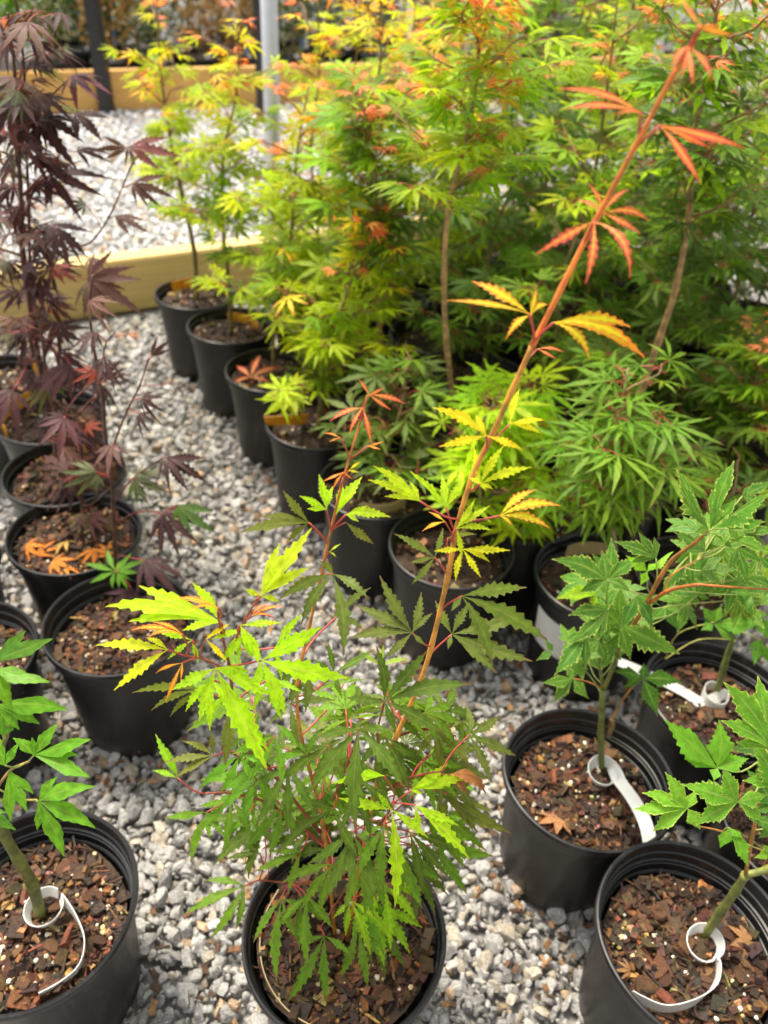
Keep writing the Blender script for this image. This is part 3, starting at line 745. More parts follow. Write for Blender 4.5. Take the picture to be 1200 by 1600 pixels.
# lower skirt
T_(323, 1269, [(256, 1278), (298, 1348), (328, 1312), (352, 1308)], MID, 'green', -.05, -.01); T_(392, 1269, [(404, 1302), (346, 1315), (380, 1290)], GREEN, 'lime', -.05)
T_(383, 1384, [(286, 1430), (328, 1468), (319, 1376), (369, 1452)], MID, 'green', -.06, W=.08); T_(440, 1404, [(433, 1537), (396, 1473), (464, 1468), (480, 1420)], MID, 'green', -.06, -.01, W=.075)
T_(507, 1462, [(448, 1567), (511, 1567), (549, 1495), (459, 1472)], MID, 'green', -.07, -.01, W=.085); T_(548, 1407, [(579, 1492), (613, 1467), (540, 1462), (520, 1435)], (.24, .46, .025), 'lime', -.068, -.01)
T_(520, 1265, [(433, 1334), (480, 1290), (560, 1340), (470, 1250)], DARK, 'green', -.05); T_(550, 1301, [(508, 1408), (588, 1408), (545, 1380), (480, 1350), (610, 1340)], DARK, 'green', -.06, -.01)
T_(612, 1265, [(617, 1417), (529, 1247), (589, 1237), (669, 1309)], LM, 'lime', -.07, -.01, W=.08, roll=0); T_(649, 1258, [(734, 1343), (717, 1290), (653, 1307)], LM, 'lime', -.055, -.01)
T_(642, 1235, [(734, 1213), (699, 1193), (660, 1240)], LM, 'lime', -.045, W=.11); T_(600, 1212, [(518, 1224), (560, 1205)], LM, 'lime', -.055)
T_(685, 1237, [(799, 1302), (745, 1301), (740, 1222), (700, 1300)], OLIVE, 'green', -.03); T_(695, 1210, [(759, 1242), (730, 1240)], (.30, .12, .04), 'dead', -.03, sag=.5, W=.14); T_(700, 1216, [(745, 1212), (740, 1228)], (.36, .15, .05), 'dead', -.03, sag=.4, W=.13)
T_(617, 1379, [(678, 1394), (655, 1372), (650, 1402)], (.3, .48, .03), 'lime', -.04); T_(653, 1324, [(690, 1376), (660, 1372), (690, 1335)], DARK, 'green', -.03); T_(580, 1443, [(602, 1530), (634, 1514), (580, 1505)], DARK, 'green', -.055)
T_(406, 1333, [(352, 1343), (375, 1318), (380, 1365)], DARK, 'green', -.04); T_(470, 1330, [(398, 1362), (420, 1330), (450, 1395)], MID, 'green', -.05); T_(520, 1350, [(470, 1422), (500, 1430), (440, 1380)], MID, 'green', -.06); T_(590, 1350, [(570, 1432), (600, 1420), (545, 1400)], MID, 'green', -.05)
GR_ = (.22, .44, .025)
T_(372, 992, [(372, 1038), (350, 1030), (396, 1030)], GR_, 'lime', -.05); T_(430, 1012, [(474, 958), (486, 1002), (440, 1062)], LM, 'lime', -.05); T_(420, 1062, [(472, 1082), (440, 1125), (396, 1112)], GR_, 'lime', -.04); T_(330, 1062, [(290, 1112), (328, 1142), (362, 1122)], LM, 'lime', -.055)
T_(385, 985, [(330, 1000), (345, 1035), (400, 1030)], LM, 'lime', -.05); T_(300, 1000, [(240, 985), (262, 1030), (310, 1035)], LM, 'lime', -.05); T_(480, 1180, [(430, 1130), (500, 1140), (420, 1190)], GREEN, 'green', -.03); T_(440, 1260, [(380, 1330), (420, 1340), (470, 1310), (400, 1240)], MID, 'green', -.045)
T_(400, 1210, [(340, 1270), (380, 1290), (430, 1270)], GREEN, 'green', -.035); T_(660, 1190, [(720, 1250), (680, 1270), (640, 1250), (730, 1200)], MID, 'green', -.02); T_(700, 1240, [(770, 1270), (740, 1300), (690, 1310)], OLIVE, 'green', -.02); T_(630, 1330, [(660, 1420), (625, 1400), (690, 1380)], MID, 'green', -.04)
T_(640, 1300, [(700, 1370), (660, 1390), (720, 1330)], DARK, 'green', -.03); T_(570, 1400, [(620, 1440), (600, 1490), (550, 1470)], GREEN, 'green', -.055)
T_(470, 1400, [(428, 1452), (468, 1484), (502, 1440)], MID, 'green', -.06); T_(600, 1382, [(558, 1452), (610, 1484), (652, 1440), (560, 1400)], GR_, 'lime', -.05); T_(560, 1342, [(538, 1424), (584, 1432), (614, 1400), (510, 1370)], MID, 'green', -.055)
T_(362, 1250, [(308, 1302), (350, 1334), (394, 1310), (310, 1260)], MID, 'green', -.045); T_(450, 1200, [(400, 1290), (450, 1300), (490, 1270), (390, 1230)], DARK, 'green', -.045); T_(480, 1400, [(520, 1450), (480, 1510), (440, 1440)], MID, 'green', -.062)
T_(560, 1450, [(530, 1530), (575, 1545), (600, 1500)], MID, 'green', -.06); T_(640, 1350, [(680, 1430), (650, 1440), (700, 1400)], DARK, 'green', -.03); T_(690, 1270, [(760, 1330), (720, 1350), (780, 1290)], MID, 'green', -.015); T_(560, 1215, [(530, 1300), (580, 1310), (620, 1270)], DARK, 'green', -.05)
T_(600, 1290, [(560, 1370), (640, 1370), (600, 1390), (560, 1310)], MID, 'green', -.06); T_(430, 1150, [(360, 1180), (390, 1220), (440, 1230)], GREEN, 'green', -.03); T_(668, 1180, [(740, 1170), (730, 1215), (690, 1230)], GREEN, 'lime', -.01); T_(590, 1420, [(640, 1490), (600, 1510), (660, 1450)], GR_, 'lime', -.055)
for q in range(50):
    r = E_.r; a = r.uniform(.0, 3.1); rr = math.sqrt(r.random())
    b = Vector((sb.x + .004 + .115 * rr * math.cos(a), sb.y + .03 + .075 * rr * math.sin(a), r.uniform(.33, .64)))
    o = Vector((math.cos(a), math.sin(a), r.uniform(-1.1, -.1)))
    E_.put(r.choice(['O5', 'D5', 'D5', 'O7']), b, b + o.normalized() * r.uniform(.055, .085), r.choice([DARK, DARK, MID, MID, DULL, GREEN]), 'green', .35, r.uniform(-15, 15))

# ------------------------------------------------------------------ variegated maples on the right, plain green one at lower left
GF = 'maples set out in the foreground'
VBR = (.17, .20, .045); VOR = (.42, .19, .035)
c = potted('C', 'cream-speckled variegated maple in a ribbed pot, white tag hanging over its rim', GF, 'ribbed', True, 1, .055)
C_ = Plant(c, .70); L_ = lambda *a, **k: C_.leaf(*a, **dict(dict(pet='petiole_green'), **k))
cb = onz(940, 1205, c['_soil']); C_.Y = cb.y
C_.stem('trunk', [cb, (939, 1147), (942, 1077)], .0056, .0042, VBR); C_.stem('branch', [(942, 1077), (938, 1035, .01), (940, 985, .01), (948, 940, .01)], .003, .0016, VBR)
C_.stem('branch', [(944, 1075), (957, 1045, -.01), (970, 1005, -.015), (975, 985, -.015)], .0034, .0016, VBR); C_.stem('branch', [(950, 1135, .002), (975, 1090, -.01), (1000, 1062, -.015)], .0018, .0011, VOR)
C_.stem('branch', [(940, 1075), (920, 1066, -.01), (896, 1060, -.02)], .0014, .0009, VOR); C_.stem('branch', [(950, 1150), (957, 1132, -.003), (956, 1124, -.004)], .0045, .0042, (.2, .14, .06), knots=False)
C_.stem('branch', [(975, 1000, -.01), (1003, 955, -.02), (1030, 905, -.04), (1052, 873, -.05), (1086, 848, -.06), (1107, 828, -.07)], .0032, .0017, VOR)
C_.stem('branch', [(1003, 953, -.02), (1040, 925, -.04), (1085, 914, -.06), (1110, 915, -.065), (1200, 921, -.07)], .0027, .001, (.45, .15, .03))
C_.stem('branch', [(1040, 925, -.03), (1045, 905, -.02), (1062, 890, -.02), (1095, 872, -.02)], .0014, .0008, VOR)
V_, V2 = VAR, (.082, .205, .038)
VK = dict(W=.235, tooth=.15, teeth=9, tx=1.0, tp=1.2, pet='petiole_green', fold=.1, peak=.38); T_ = lambda bx, by, tips, col, mt='variegated', *a, **k: C_.trace(bx, by, tips, col, mt, *a, **dict(VK, **k))
DV = (.06, .17, .045)
T_(948, 906, [(862, 874), (905, 925), (940, 860), (985, 925)], V_, 'variegated', -.02); T_(952, 903, [(955, 841), (998, 868), (925, 865)], V_, 'variegated', 0); T_(969, 976, [(971, 914), (1062, 1022), (920, 940), (1000, 930), (985, 1030)], V2, 'variegated', -.03)
T_(950, 953, [(892, 1006), (888, 962), (935, 1000)], V_, 'variegated', -.03, -.01); T_(916, 988, [(866, 1055), (882, 1000), (915, 1045)], DV, 'variegated', -.035, -.01)
T_(1004, 1060, [(958, 1049), (1067, 1067), (1028, 1120), (1006, 1035), (975, 1075)], V_, 'plain', -.02); T_(895, 1060, [(846, 1067), (864, 1099), (920, 1092), (885, 1040)], V_, 'variegated', -.03); T_(864, 1018, [(838, 1032), (850, 1000)], DV, 'variegated', -.03)
T_(1025, 872, [(960, 846), (998, 832), (1022, 840), (985, 880)], V_, 'variegated', -.02); T_(1011, 893, [(1052, 862), (978, 868), (1030, 880), (1000, 915)], (.2, .42, .04), 'plain', -.02); T_(932, 930, [(870, 936), (905, 915), (925, 950)], (.24, .44, .04), 'plain', -.01)
T_(995, 930, [(1020, 985), (970, 985), (1030, 945)], DV, 'variegated', -.02); T_(935, 1000, [(905, 1030), (950, 1040)], DV, 'variegated', -.01)
T_(1107, 828, [(1057, 734, .01), (1062, 751), (1085, 832), (1075, 800)], V2, 'variegated', -.075); T_(1110, 826, [(1147, 720), (1112, 765), (1150, 780)], V2, 'variegated', -.06); T_(1112, 828, [(1202, 772), (1170, 800), (1195, 815)], V2, 'variegated', -.075)
T_(1112, 832, [(1205, 862), (1165, 835), (1145, 858)], V2, 'variegated', -.08); T_(1138, 826, [(1131, 853), (1148, 835), (1155, 850)], V2, 'variegated', -.085); T_(1102, 862, [(1054, 832), (1068, 858), (1095, 840)], (.07, .19, .06), 'variegated', -.03)
T_(1095, 892, [(1153, 890), (1130, 870), (1125, 910)], (.11, .22, .10), 'variegated', -.03); T_(1152, 855, [(1168, 915), (1190, 880), (1140, 890)], V_, 'variegated', -.05); T_(1160, 835, [(1215, 828), (1190, 812), (1195, 850)], V_, 'variegated', -.03)
T_(1208, 921, [(1160, 900), (1180, 890), (1190, 945)], V_, 'variegated', -.07); T_(1175, 930, [(1140, 925), (1165, 955)], V_, 'plain', -.03); T_(1110, 860, [(1085, 905), (1120, 900)], DV, 'variegated', 0); T_(1185, 870, [(1215, 900), (1165, 905)], V_, 'variegated', -.04); T_(1075, 870, [(1035, 930), (1060, 915), (1080, 925)], DV, 'variegated', .01)
T_(1040, 950, [(1060, 985), (1015, 975)], DV, 'plain', .0); T_(1160, 775, [(1205, 752), (1195, 790), (1170, 760)], DV, 'variegated', .02)

for q in range(28):
    r = C_.r; near = q < 14
    bx, by = (r.uniform(880, 1010), r.uniform(900, 1050)) if near else (r.uniform(1070, 1200), r.uniform(800, 950))
    b = at(bx, by, C_.Y + r.uniform(-.01, .07)); a = r.random() * 6.283
    C_.put('B5', b, b + Vector((math.cos(a), math.sin(a), r.uniform(-.7, .1))).normalized() * r.uniform(.034, .055), r.choice([DV, V_, V2]), 'variegated', .5, None, 'petiole_green')
l = potted('L', 'variegated maple with a folded white tag lying flat across its bark mulch', GF, 'ribbed', True, 2, .05)
lb = onz(1117, 1092, l['_soil']); P_ = Plant(l, lb.y); L_ = lambda *a, **k: P_.leaf(*a, **dict(dict(pet='petiole_green'), **k))
P_.stem('trunk', [lb, (1132, 1040), (1138, 1020), (1146, 1000)], .0055, .0045, VBR); P_.stem('branch', [(1134, 1030), (1150, 985, -.01), (1165, 950, -.02), (1180, 915, -.02)], .003, .0018, VBR)
P_.stem('branch', [(1040, 1030, -.01), (1060, 990, -.02), (1115, 972, -.03)], .0012, .001, (.28, .28, .06)); P_.stem('branch', [(1146, 1000), (1090, 1000, -.03), (1040, 1030, -.04)], .0013, .0011, (.28, .28, .06))
T_ = lambda bx, by, tips, col, mt='plain', *a, **k: P_.trace(bx, by, tips, col, mt, *a, **dict(VK, W=.25, **k))
T_(1115, 975, [(1192, 977), (1097, 948), (1127, 946), (1145, 1001), (1095, 985)], V2, 'plain', -.03); T_(1180, 960, [(1205, 1005), (1165, 985), (1200, 960)], V2, 'plain', -.03); T_(1180, 948, [(1148, 932), (1165, 915), (1195, 925)], V_, 'plain', -.02)
T_(1188, 1000, [(1178, 1040), (1205, 1040), (1170, 1015)], V2, 'plain', -.04); T_(1185, 925, [(1215, 900), (1190, 885)], V_, 'variegated', -.03)

d = potted('D', 'variegated maple with a white tag curled on its mulch, bottom right corner', GF, 'big', True, 2, .056)
db = onz(1098, 1466, d['_soil']); D_ = Plant(d, db.y); L_ = lambda *a, **k: D_.leaf(*a, **dict(dict(pet='petiole_green'), **k))
D_.stem('trunk', [db, (1125, 1426), (1150, 1391), (1165, 1367)], .0058, .005, VBR); D_.stem('branch', [(1165, 1367), (1200, 1358), (1235, 1340)], .0045, .004, VBR)
D_.stem('branch', [(1165, 1367), (1175, 1310, -.01), (1185, 1260, -.02), (1190, 1210, -.03), (1192, 1165, -.04)], .0022, .0013, VOR); D_.stem('branch', [(1172, 1322, -.005), (1130, 1300, -.03), (1085, 1290, -.04)], .0012, .0009, VOR)
G2 = (.10, .26, .035)
T_ = lambda bx, by, tips, col, mt='plain', *a, **k: D_.trace(bx, by, tips, col, mt, *a, **dict(VK, W=.265, roll=0, **k))
T_(1121, 1200, [(1037, 1124), (1123, 1124), (1170, 1185), (1069, 1186), (1115, 1220)], G2, 'plain', -.06); T_(1153, 1253, [(1064, 1225), (1130, 1196), (1199, 1242), (1087, 1289), (1192, 1285)], G2, 'variegated', -.06)
T_(1074, 1263, [(990, 1264), (1003, 1239), (1039, 1206), (1094, 1296), (1020, 1299), (1086, 1235)], (.14, .32, .045), 'variegated', -.05); T_(1208, 1172, [(1130, 1066), (1184, 1056), (1126, 1126), (1150, 1160)], G2, 'variegated', -.07)
T_(1225, 1232, [(1172, 1158), (1185, 1200), (1160, 1220)], G2, 'variegated', -.06); T_(1215, 1260, [(1165, 1200), (1180, 1270), (1160, 1240)], DV, 'plain', -.04); T_(1140, 1294, [(1168, 1354), (1125, 1325), (1160, 1310)], G2, 'plain', -.04); T_(1205, 1332, [(1178, 1340), (1190, 1320)], (.14, .32, .04), 'plain', -.03)
T_(1215, 1290, [(1185, 1310), (1170, 1280)], DV, 'plain', -.02)
t = potted('T', 'variegated maple at the right edge, its pot mostly out of the picture', GF, 'ribbed', True, 0, .04)
grow(t, .30, .12, 40, 77, lambda h, q, r: (jit(V_, r), 'variegated', 1, None), ['B5'], (0, 0), .07, 8, .3, VBR, droop=.4)

g = potted('G', 'glossy plain green maple in the black pot at the lower left corner', GF, 'big', True, 1, .055)
gb = onz(64, 1432, g['_soil']); G_ = Plant(g, gb.y); L_ = lambda *a, **k: G_.leaf(*a, **dict(dict(pet='petiole_green', mt='plain'), **k))
G_.stem('trunk', [gb, (50, 1380), (30, 1345), (4, 1300), (-14, 1255)], .0072, .006, (.16, .18, .04)); G_.stem('branch', [(-12, 1258), (-10, 1200, -.02), (10, 1150, -.04), (12, 1110, -.05), (-10, 1060, -.06)], .0025, .0015, (.26, .22, .05))
G_.stem('branch', [(-10, 1240), (15, 1205, -.02), (45, 1190, -.04)], .0016, .0011, (.35, .22, .05)); G_.stem('branch', [(-12, 1250), (15, 1250, -.02), (58, 1250, -.04)], .0016, .001, (.35, .28, .05))
PG, PD_ = (.10, .27, .03), (.07, .20, .035)
T_ = lambda bx, by, tips, col, *a, **k: G_.trace(bx, by, tips, col, 'plain', *a, **dict(dict(W=.165, tooth=.07, teeth=6, pet='petiole_green', peak=.40, fold=.12), **k))
T_(-14, 1036, [(82, 998), (-30, 960), (40, 985)], (.085, .20, .055), -.07); T_(-12, 1045, [(60, 1062), (78, 1066), (20, 1110)], PG, -.075); T_(-8, 1102, [(106, 1109), (62, 1131), (30, 1140)], PG, -.06)
T_(53, 1180, [(142, 1155), (122, 1180), (90, 1130), (50, 1152), (20, 1153), (140, 1214)], PG, -.05, roll=0); T_(60, 1252, [(148, 1229), (149, 1294), (100, 1338), (90, 1213), (58, 1297)], PG, -.05, roll=0, W=.15)
T_(14, 1205, [(42, 1268), (17, 1283), (52, 1240)], PG, -.05); T_(-22, 1270, [(25, 1297), (10, 1270)], PD_, -.04); T_(8, 1196, [(-12, 1140), (30, 1160), (-20, 1180)], PG, -.05); T_(-5, 1232, [(-42, 1190), (-20, 1260)], PG, -.04); T_(5, 1150, [(2, 1100), (30, 1120), (-20, 1120)], PD_, -.05)

# ------------------------------------------------------------------ purple maples on the left
GPU = 'purple-leaved maples in the left rows'
PB = (.13, .035, .03)
def pcol(h, q, r):
    k = r.random()
    if k < .08: return (OLIVE if r.random() < .6 else (.14, .15, .08)), 'purple', .9, None
    if k < .12: return (.35, .07, .03), 'purple', .8, None
    return (PUR if k < .7 else PURL if k > .88 else (.08, .038, .036)), 'purple', 1, None
f = potted('F', 'purple maple in the nearest left pot, a few green leaves at its foot', GPU, 'side', True, 0, .05)
fb = onz(183, 905, f['_soil']); F_ = Plant(f, fb.y - .02); L_ = F_.leaf
F_.stem('trunk', [fb, (181, 884), (177, 797), (174, 745), (164, 677), (161, 625), (150, 565), (140, 486), (145, 430)], .004, .0018, (.10, .045, .03))
F_.stem('branch', [(176, 700, 0), (195, 650, -.01), (218, 603, -.02), (232, 560, -.02)], .0018, .001, PB); F_.stem('branch', [(177, 790), (205, 750, -.02), (255, 715, -.03)], .0016, .001, PB); F_.stem('branch', [(178, 820), (215, 800, -.02), (260, 800, -.03)], .0016, .001, PB)
F_.stem('branch', [(155, 590), (120, 620, -.02), (100, 650, -.02)], .0014, .001, PB); F_.stem('branch', [(161, 560), (166, 535, -.01), (180, 520, -.01)], .0012, .0008, PB)
GPL = (.10, .13, .055)
for a in [('P5', 150, 739, 93, 764, GPL, 'purple', -.03, 0, .85), ('D3', 150, 738, 108, 722, GPL, 'purple', -.03), ('D3', 151, 740, 150, 772, GPL, 'purple', -.03), ('O5', 210, 749, 262, 769, GPL, 'purple', -.03, 0, .85), ('D3', 210, 750, 214, 790, (.09, .16, .04), 'purple', -.03), ('D3', 210, 748, 258, 742, GPL, 'purple', -.03),
          ('P5', 259, 715, 295, 768, PUR, 'purple', -.03, -.02, .75, 0), ('D3', 259, 715, 326, 755, PUR, 'purple', -.03), ('P5', 255, 803, 282, 872, PUR, 'purple', -.03, -.02, .7, 0), ('P5', 257, 800, 312, 850, PUR, 'purple', -.03, -.02), ('D3', 254, 805, 254, 866, PUR, 'purple', -.03, -.01), ('P5', 101, 653, 90, 726, (.085, .035, .04), 'purple', -.03, -.02, .75, 0),
          ('P5', 176, 694, 168, 750, PURL, 'purple', -.03, -.02, .75), ('P5', 221, 621, 262, 646, PUR, 'purple', -.03, -.015), ('P5', 217, 646, 236, 678, PUR, 'purple', -.03, -.015), ('C3', 270, 600, 289, 620, PUR, 'purple', -.02), ('D3', 278, 790, 285, 827, (.07, .20, .03), 'green', -.03), ('D3', 278, 788, 340, 834, (.08, .17, .04), 'purple', -.03),
          ('O5', 180, 893, 132, 881, (.10, .26, .04), 'plain', -.03, 0, .8), ('D3', 182, 893, 226, 876, (.10, .26, .04), 'plain', -.03), ('D3', 183, 895, 200, 922, (.10, .26, .04), 'plain', -.035), ('P5', 226, 876, 290, 950, PUR, 'purple', -.03, -.02, .6), ('D5', 205, 920, 180, 985, (.07, .035, .045), 'purple', -.04, -.01), ('C3', 200, 522, 226, 530, (.6, .2, .03), 'dead', 0),
          ('P5', 165, 590, 190, 560, PUR, 'purple', -.02), ('P5', 160, 560, 180, 615, PUR, 'purple', -.03, -.02), ('P5', 150, 520, 118, 560, PUR, 'purple', -.02, -.02), ('P5', 140, 470, 190, 500, PURL, 'purple', -.02, -.01), ('P5', 150, 580, 110, 600, (.25, .05, .03), 'purple', -.02, -.02), ('D3', 236, 556, 268, 530, PUR, 'purple', 0)]: L_(*a)
h = potted('H', 'purple maple in the second left pot, orange dead leaves curled on its mulch', GPU, 'side', True, 1, .03)
grow(h, .30, .10, 26, 51, pcol, ['bp', 'b5'], (.03, .05), .06, 7, .25, (.12, .06, .035), droop=.9)
i_ = potted('I', 'purple maple with a dull yellow tag inside the rim, third left pot', GPU, 'side', True, 2, .035)
grow(i_, .42, .12, 34, 52, pcol, ['bp', 'b5'], (-.02, .06), .065, 8, .3, (.12, .06, .035), droop=.9)
n0 = potted('N', 'tall purple maple with a wide yellow tag band inside its rim, behind the others', GPU, 'side', False, 0, .04)
n0b = n0.location
NP = Plant(n0, 1.45)
grow(n0, .9, .17, 165, 53, pcol, ['bp', 'b5'], size=.064, nb=17, first=.14, bark=(.12, .05, .03), droop=.9,
     pts=[n0b + Vector((0, 0, n0['_soil'])), at(60, 560, 1.5), at(36, 400, 1.45), at(34, 333, 1.42), at(28, 220, 1.4), at(23, 113, 1.38), at(12, 20, 1.36)])
NP.stem('trunk', [at(48, 500, 1.48), (45, 330), (40, 200), (38, 117), (32, 50), (20, -20)], .003, .0015, (.12, .03, .03)); NP.stem('trunk', [at(55, 520, 1.48), (90, 400), (140, 380), (175, 330), (205, 260), (230, 220)], .0022, .001, (.14, .05, .04))
NP.stem('branch', [(40, 190), (55, 160), (64, 150)], .0014, .001, (.35, .03, .04)); NP.stem('branch', [(44, 310), (60, 285), (80, 272)], .0014, .001, (.35, .03, .04)); NP.stem('branch', [(60, 170), (90, 140), (113, 118)], .0014, .001, PB)
NP.stem('branch', [(60, 440), (100, 430), (137, 436)], .0014, .001, (.35, .05, .04))
L_ = NP.leaf
P2 = (.064, .031, .032)
for a in [('P5', 60, 26, 80, 80, P2, 'purple', 0, -.02), ('P5', 13, 66, 14, 120, P2, 'purple'), ('P5', 63, 82, 64, 122, P2, 'purple', 0, -.02), ('P5', 113, 118, 158, 162, (.14, .04, .05), 'purple', 0, -.02), ('D3', 113, 118, 142, 140, P2, 'purple', 0, -.02), ('P5', 64, 150, 96, 228, P2, 'purple', 0, -.02, .7, 0), ('D3', 62, 152, 38, 188, P2, 'purple', 0, -.02),
          ('P5', 54, 177, 60, 246, P2, 'purple', 0, -.03), ('D3', 56, 178, 122, 266, P2, 'purple', 0, -.02), ('D3', 117, 177, 160, 222, P2, 'purple', 0, -.03), ('P5', 80, 273, 164, 308, P2, 'purple', 0, -.02, .7, 0), ('D3', 80, 274, 71, 326, P2, 'purple', 0, -.02), ('P5', 200, 228, 212, 262, PURL, 'purple'), ('D3', 202, 229, 284, 245, (.20, .07, .06), 'purple'), ('D3', 198, 231, 148, 234, PURL, 'purple'),
          ('D3', 207, 286, 232, 326, PURL, 'purple'), ('D3', 208, 286, 276, 312, PURL, 'purple'), ('D3', 178, 337, 236, 367, PURL, 'purple'), ('P5', 134, 320, 98, 326, (.11, .11, .04), 'purple', 0, 0, .8), ('P5', 70, 350, 74, 408, P2, 'purple', 0, -.02), ('D3', 72, 350, 136, 402, P2, 'purple', 0, -.02), ('P5', 77, 417, 46, 436, PURL, 'purple'), ('D3', 78, 417, 123, 442, (.30, .06, .05), 'purple'),
          ('P5', 137, 436, 212, 416, (.17, .09, .085), 'purple'), ('D3', 137, 438, 142, 497, (.16, .13, .08), 'purple', 0, -.02), ('P5', 138, 437, 228, 494, PURL, 'purple', 0, -.01), ('P5', 30, 205, 8, 245, P2, 'purple', 0, -.02), ('P5', 20, 290, -10, 330, P2, 'purple', 0, -.02), ('P5', 8, 30, 16, 62, (.6, .11, .03), 'purple'), ('P5', 95, 20, 110, 60, P2, 'purple', .02, -.02), ('P5', 30, 150, 6, 190, P2, 'purple'),
          ('D3', 8, 42, 22, 55, (.62, .14, .03), 'dead'), ('P5', 30, 300, 10, 280, (.17, .12, .10), 'purple'), ('P5', 64, 425, 20, 470, PUR, 'purple', 0, -.02), ('P5', 86, 502, 70, 560, P2, 'purple', 0, -.03), ('P5', 40, 520, 30, 580, PUR, 'purple', -.05, -.03), ('P5', 95, 560, 130, 600, PUR, 'purple', 0, -.02), ('P5', 110, 570, 76, 640, P2, 'purple', -.1, -.02), ('P5', 20, 610, -6, 690, P2, 'purple', -.2, -.02)]: L_(*a)
o_ = potted('O', 'purple maple cut off by the left edge, yellow tag inside its rim', GPU, 'side', False, 1, .04)
grow(o_, .75, .18, 80, 54, pcol, ['bp', 'b5'], (.05, -.05), .07, 12, .40, (.12, .05, .03), droop=.9)
pp = potted('Pp', 'half-seen black pot of twiggy mulch at the left edge, beside the nearest purple maple', GPU, 'side', True, 0, .045)
grow(pp, .22, .05, 10, 58, pcol, ['bp'], (-.1, 0), .05, 5, .4, (.12, .06, .035), droop=.9)
qq = potted('Q', 'black pot at the left edge hidden behind the orange-littered one', GPU, 'side', False, 0, .045)
grow(qq, .30, .05, 12, 59, pcol, ['bp'], (-.1, 0), .05, 5, .4, (.12, .06, .035), droop=.9)

# ------------------------------------------------------------------ green maples in the right block
def gcol(style):
    def f(h, q, r):
        k = r.random(); hh = h + .22 * (q - .7) + r.gauss(0, .10)
        if style == 'dark':
            return (DARK if k < .55 else MID if k < .85 else DULL), 'green', 1, None
        if style == 'lime':
            return ((.34, .50, .02) if k < .6 else (.22, .40, .02)), 'lime', 1, None
        if style == 'feather':
            return ((.10, .23, .035) if k < .6 else (.15, .29, .035)), 'green', 1, None
        if style == 'tall':
            if hh > .99: return (RED if k < .6 else ORA), 'red', .55, 'b5'
            if hh > .85 and k < .35: return YEL, 'gold', .75, None
            if hh > .6 and k > .95: return (.70, .17, .09), 'red', .6, 'b5'
            if hh > .5: return ((.30, .40, .022) if k < .4 else (.19, .33, .025) if k < .8 else MID), 'lime', 1, None
            return (MID if k < .45 else (.16, .29, .025) if k < .7 else DARK), 'green', 1, None
        if style == 'deep':
            if hh > 1.0: return RED, 'red', .5, 'b5'
            if hh > .7 and k < .3: return (.22, .38, .025), 'lime', 1, None
            return ((.05, .12, .025) if k < .45 else (.08, .17, .022) if k < .8 else (.15, .30, .025)), 'green', 1, None
        if hh > .62 and k > .955: return (.70, .17, .09), 'red', .6, 'b5'
        # 'bright': yellow-green with coral tops
        if hh > .98: return (RED if k < .8 else ORA), 'red', .5, 'b5'
        if hh > .76: return (YEL if k < .20 else (.37, .44, .02) if k < .92 else (.72, .20, .10)), ('gold' if k < .16 or k >= .92 else 'lime'), .8, None
        if hh > .35: return ((.31, .41, .018) if k < .5 else (.20, .31, .018) if k < .88 else MID), 'lime', 1, None
        return ((.21, .31, .02) if k < .5 else MID if k < .8 else DARK), 'green', 1, None
    return f
GB = (.20, .17, .05)
def green(key, label, H, spread, n, style, seed, lean=(0, 0), size=.075, nb=11, first=.16, kinds=('b7', 'b7', 'b5'), pts=None, drop=.032, bark=GB, r0=.006, **k):
    root = potted(key, label, GM, 'back', False, seed, drop)
    grow(root, H, spread, n, seed, gcol(style), list(kinds), lean, size, nb, first, bark, pts, r0=r0, **k)
    return root
green('A', 'yellow-green maple with coral tips in the farthest edge pot, against the yellow timber edging', .80, .21, 165, 'bright', 201, (-.03, .02), .064, 13, .36, r0=.008)
green('B', 'yellow-green maple in the second edge pot, beside the farthest pot', .82, .21, 190, 'bright', 202, (.05, .02), .064, 14, .30)
green('C1', 'yellow-green maple with a pink fallen leaf in its pot, third along the gravel edge', .70, .20, 200, 'bright', 203, (.09, .07), .066, 14, .26)
green('C2', 'bushy maple in the dusty grey pot with an orange tag over its rim', .52, .21, 200, 'bright', 204, (.10, .07), .066, 14, .20)
green('C3', 'dark green leafy maple in the pot between the orange-tagged pot and the bare-topped pot', .30, .15, 70, 'dark', 205, (.04, .06), .07, 9, .22, drop=.04)
green('J', 'small lime maple in the bare-topped pot just behind the leaning shoot', .34, .15, 60, 'lime', 206, (.06, .10), .07, 9, .42, drop=.05)
green('X', 'low lime-green maple in the shaded pot behind the leaning shoot', .26, .17, 95, 'lime', 207, (-.06, .02), .07, 10, .12)
xk = POTS['K'][0] + Vector((0, 0, .23))
green('K', 'fine-leaved green maple ball in the pot behind the variegated leaves, a pale tag under it', .46, .15, 160, 'feather', 208, (-.035, .05), .078, 13, .42, ('bl',), drop=.04, bark=(.26, .25, .09), r0=.008, droop=.75)
green('M', 'dark leaved maple in the black pot half hidden by variegated foliage at right', .25, .12, 26, 'deep', 209, (.05, .12), .07, 7, .3, drop=.05)
rows = {1: 'second row from the path', 2: 'third row from the path', 3: 'fourth row from the path', 4: 'fifth row from the path', 5: 'sixth row from the path', 6: 'row farthest from the path'}
ks = {0: 'nearest the timber', 1: 'second from the timber', 2: 'third from the timber', 3: 'fourth from the timber', 4: 'fifth from the timber', 5: 'sixth from the timber'}
def trunk_path(key, px, dy=0.):
    p = GRID[key]; return [p + Vector((0, 0, .232))] + [at(x, y, p.y - dy * i) for i, (x, y) in enumerate(px)]
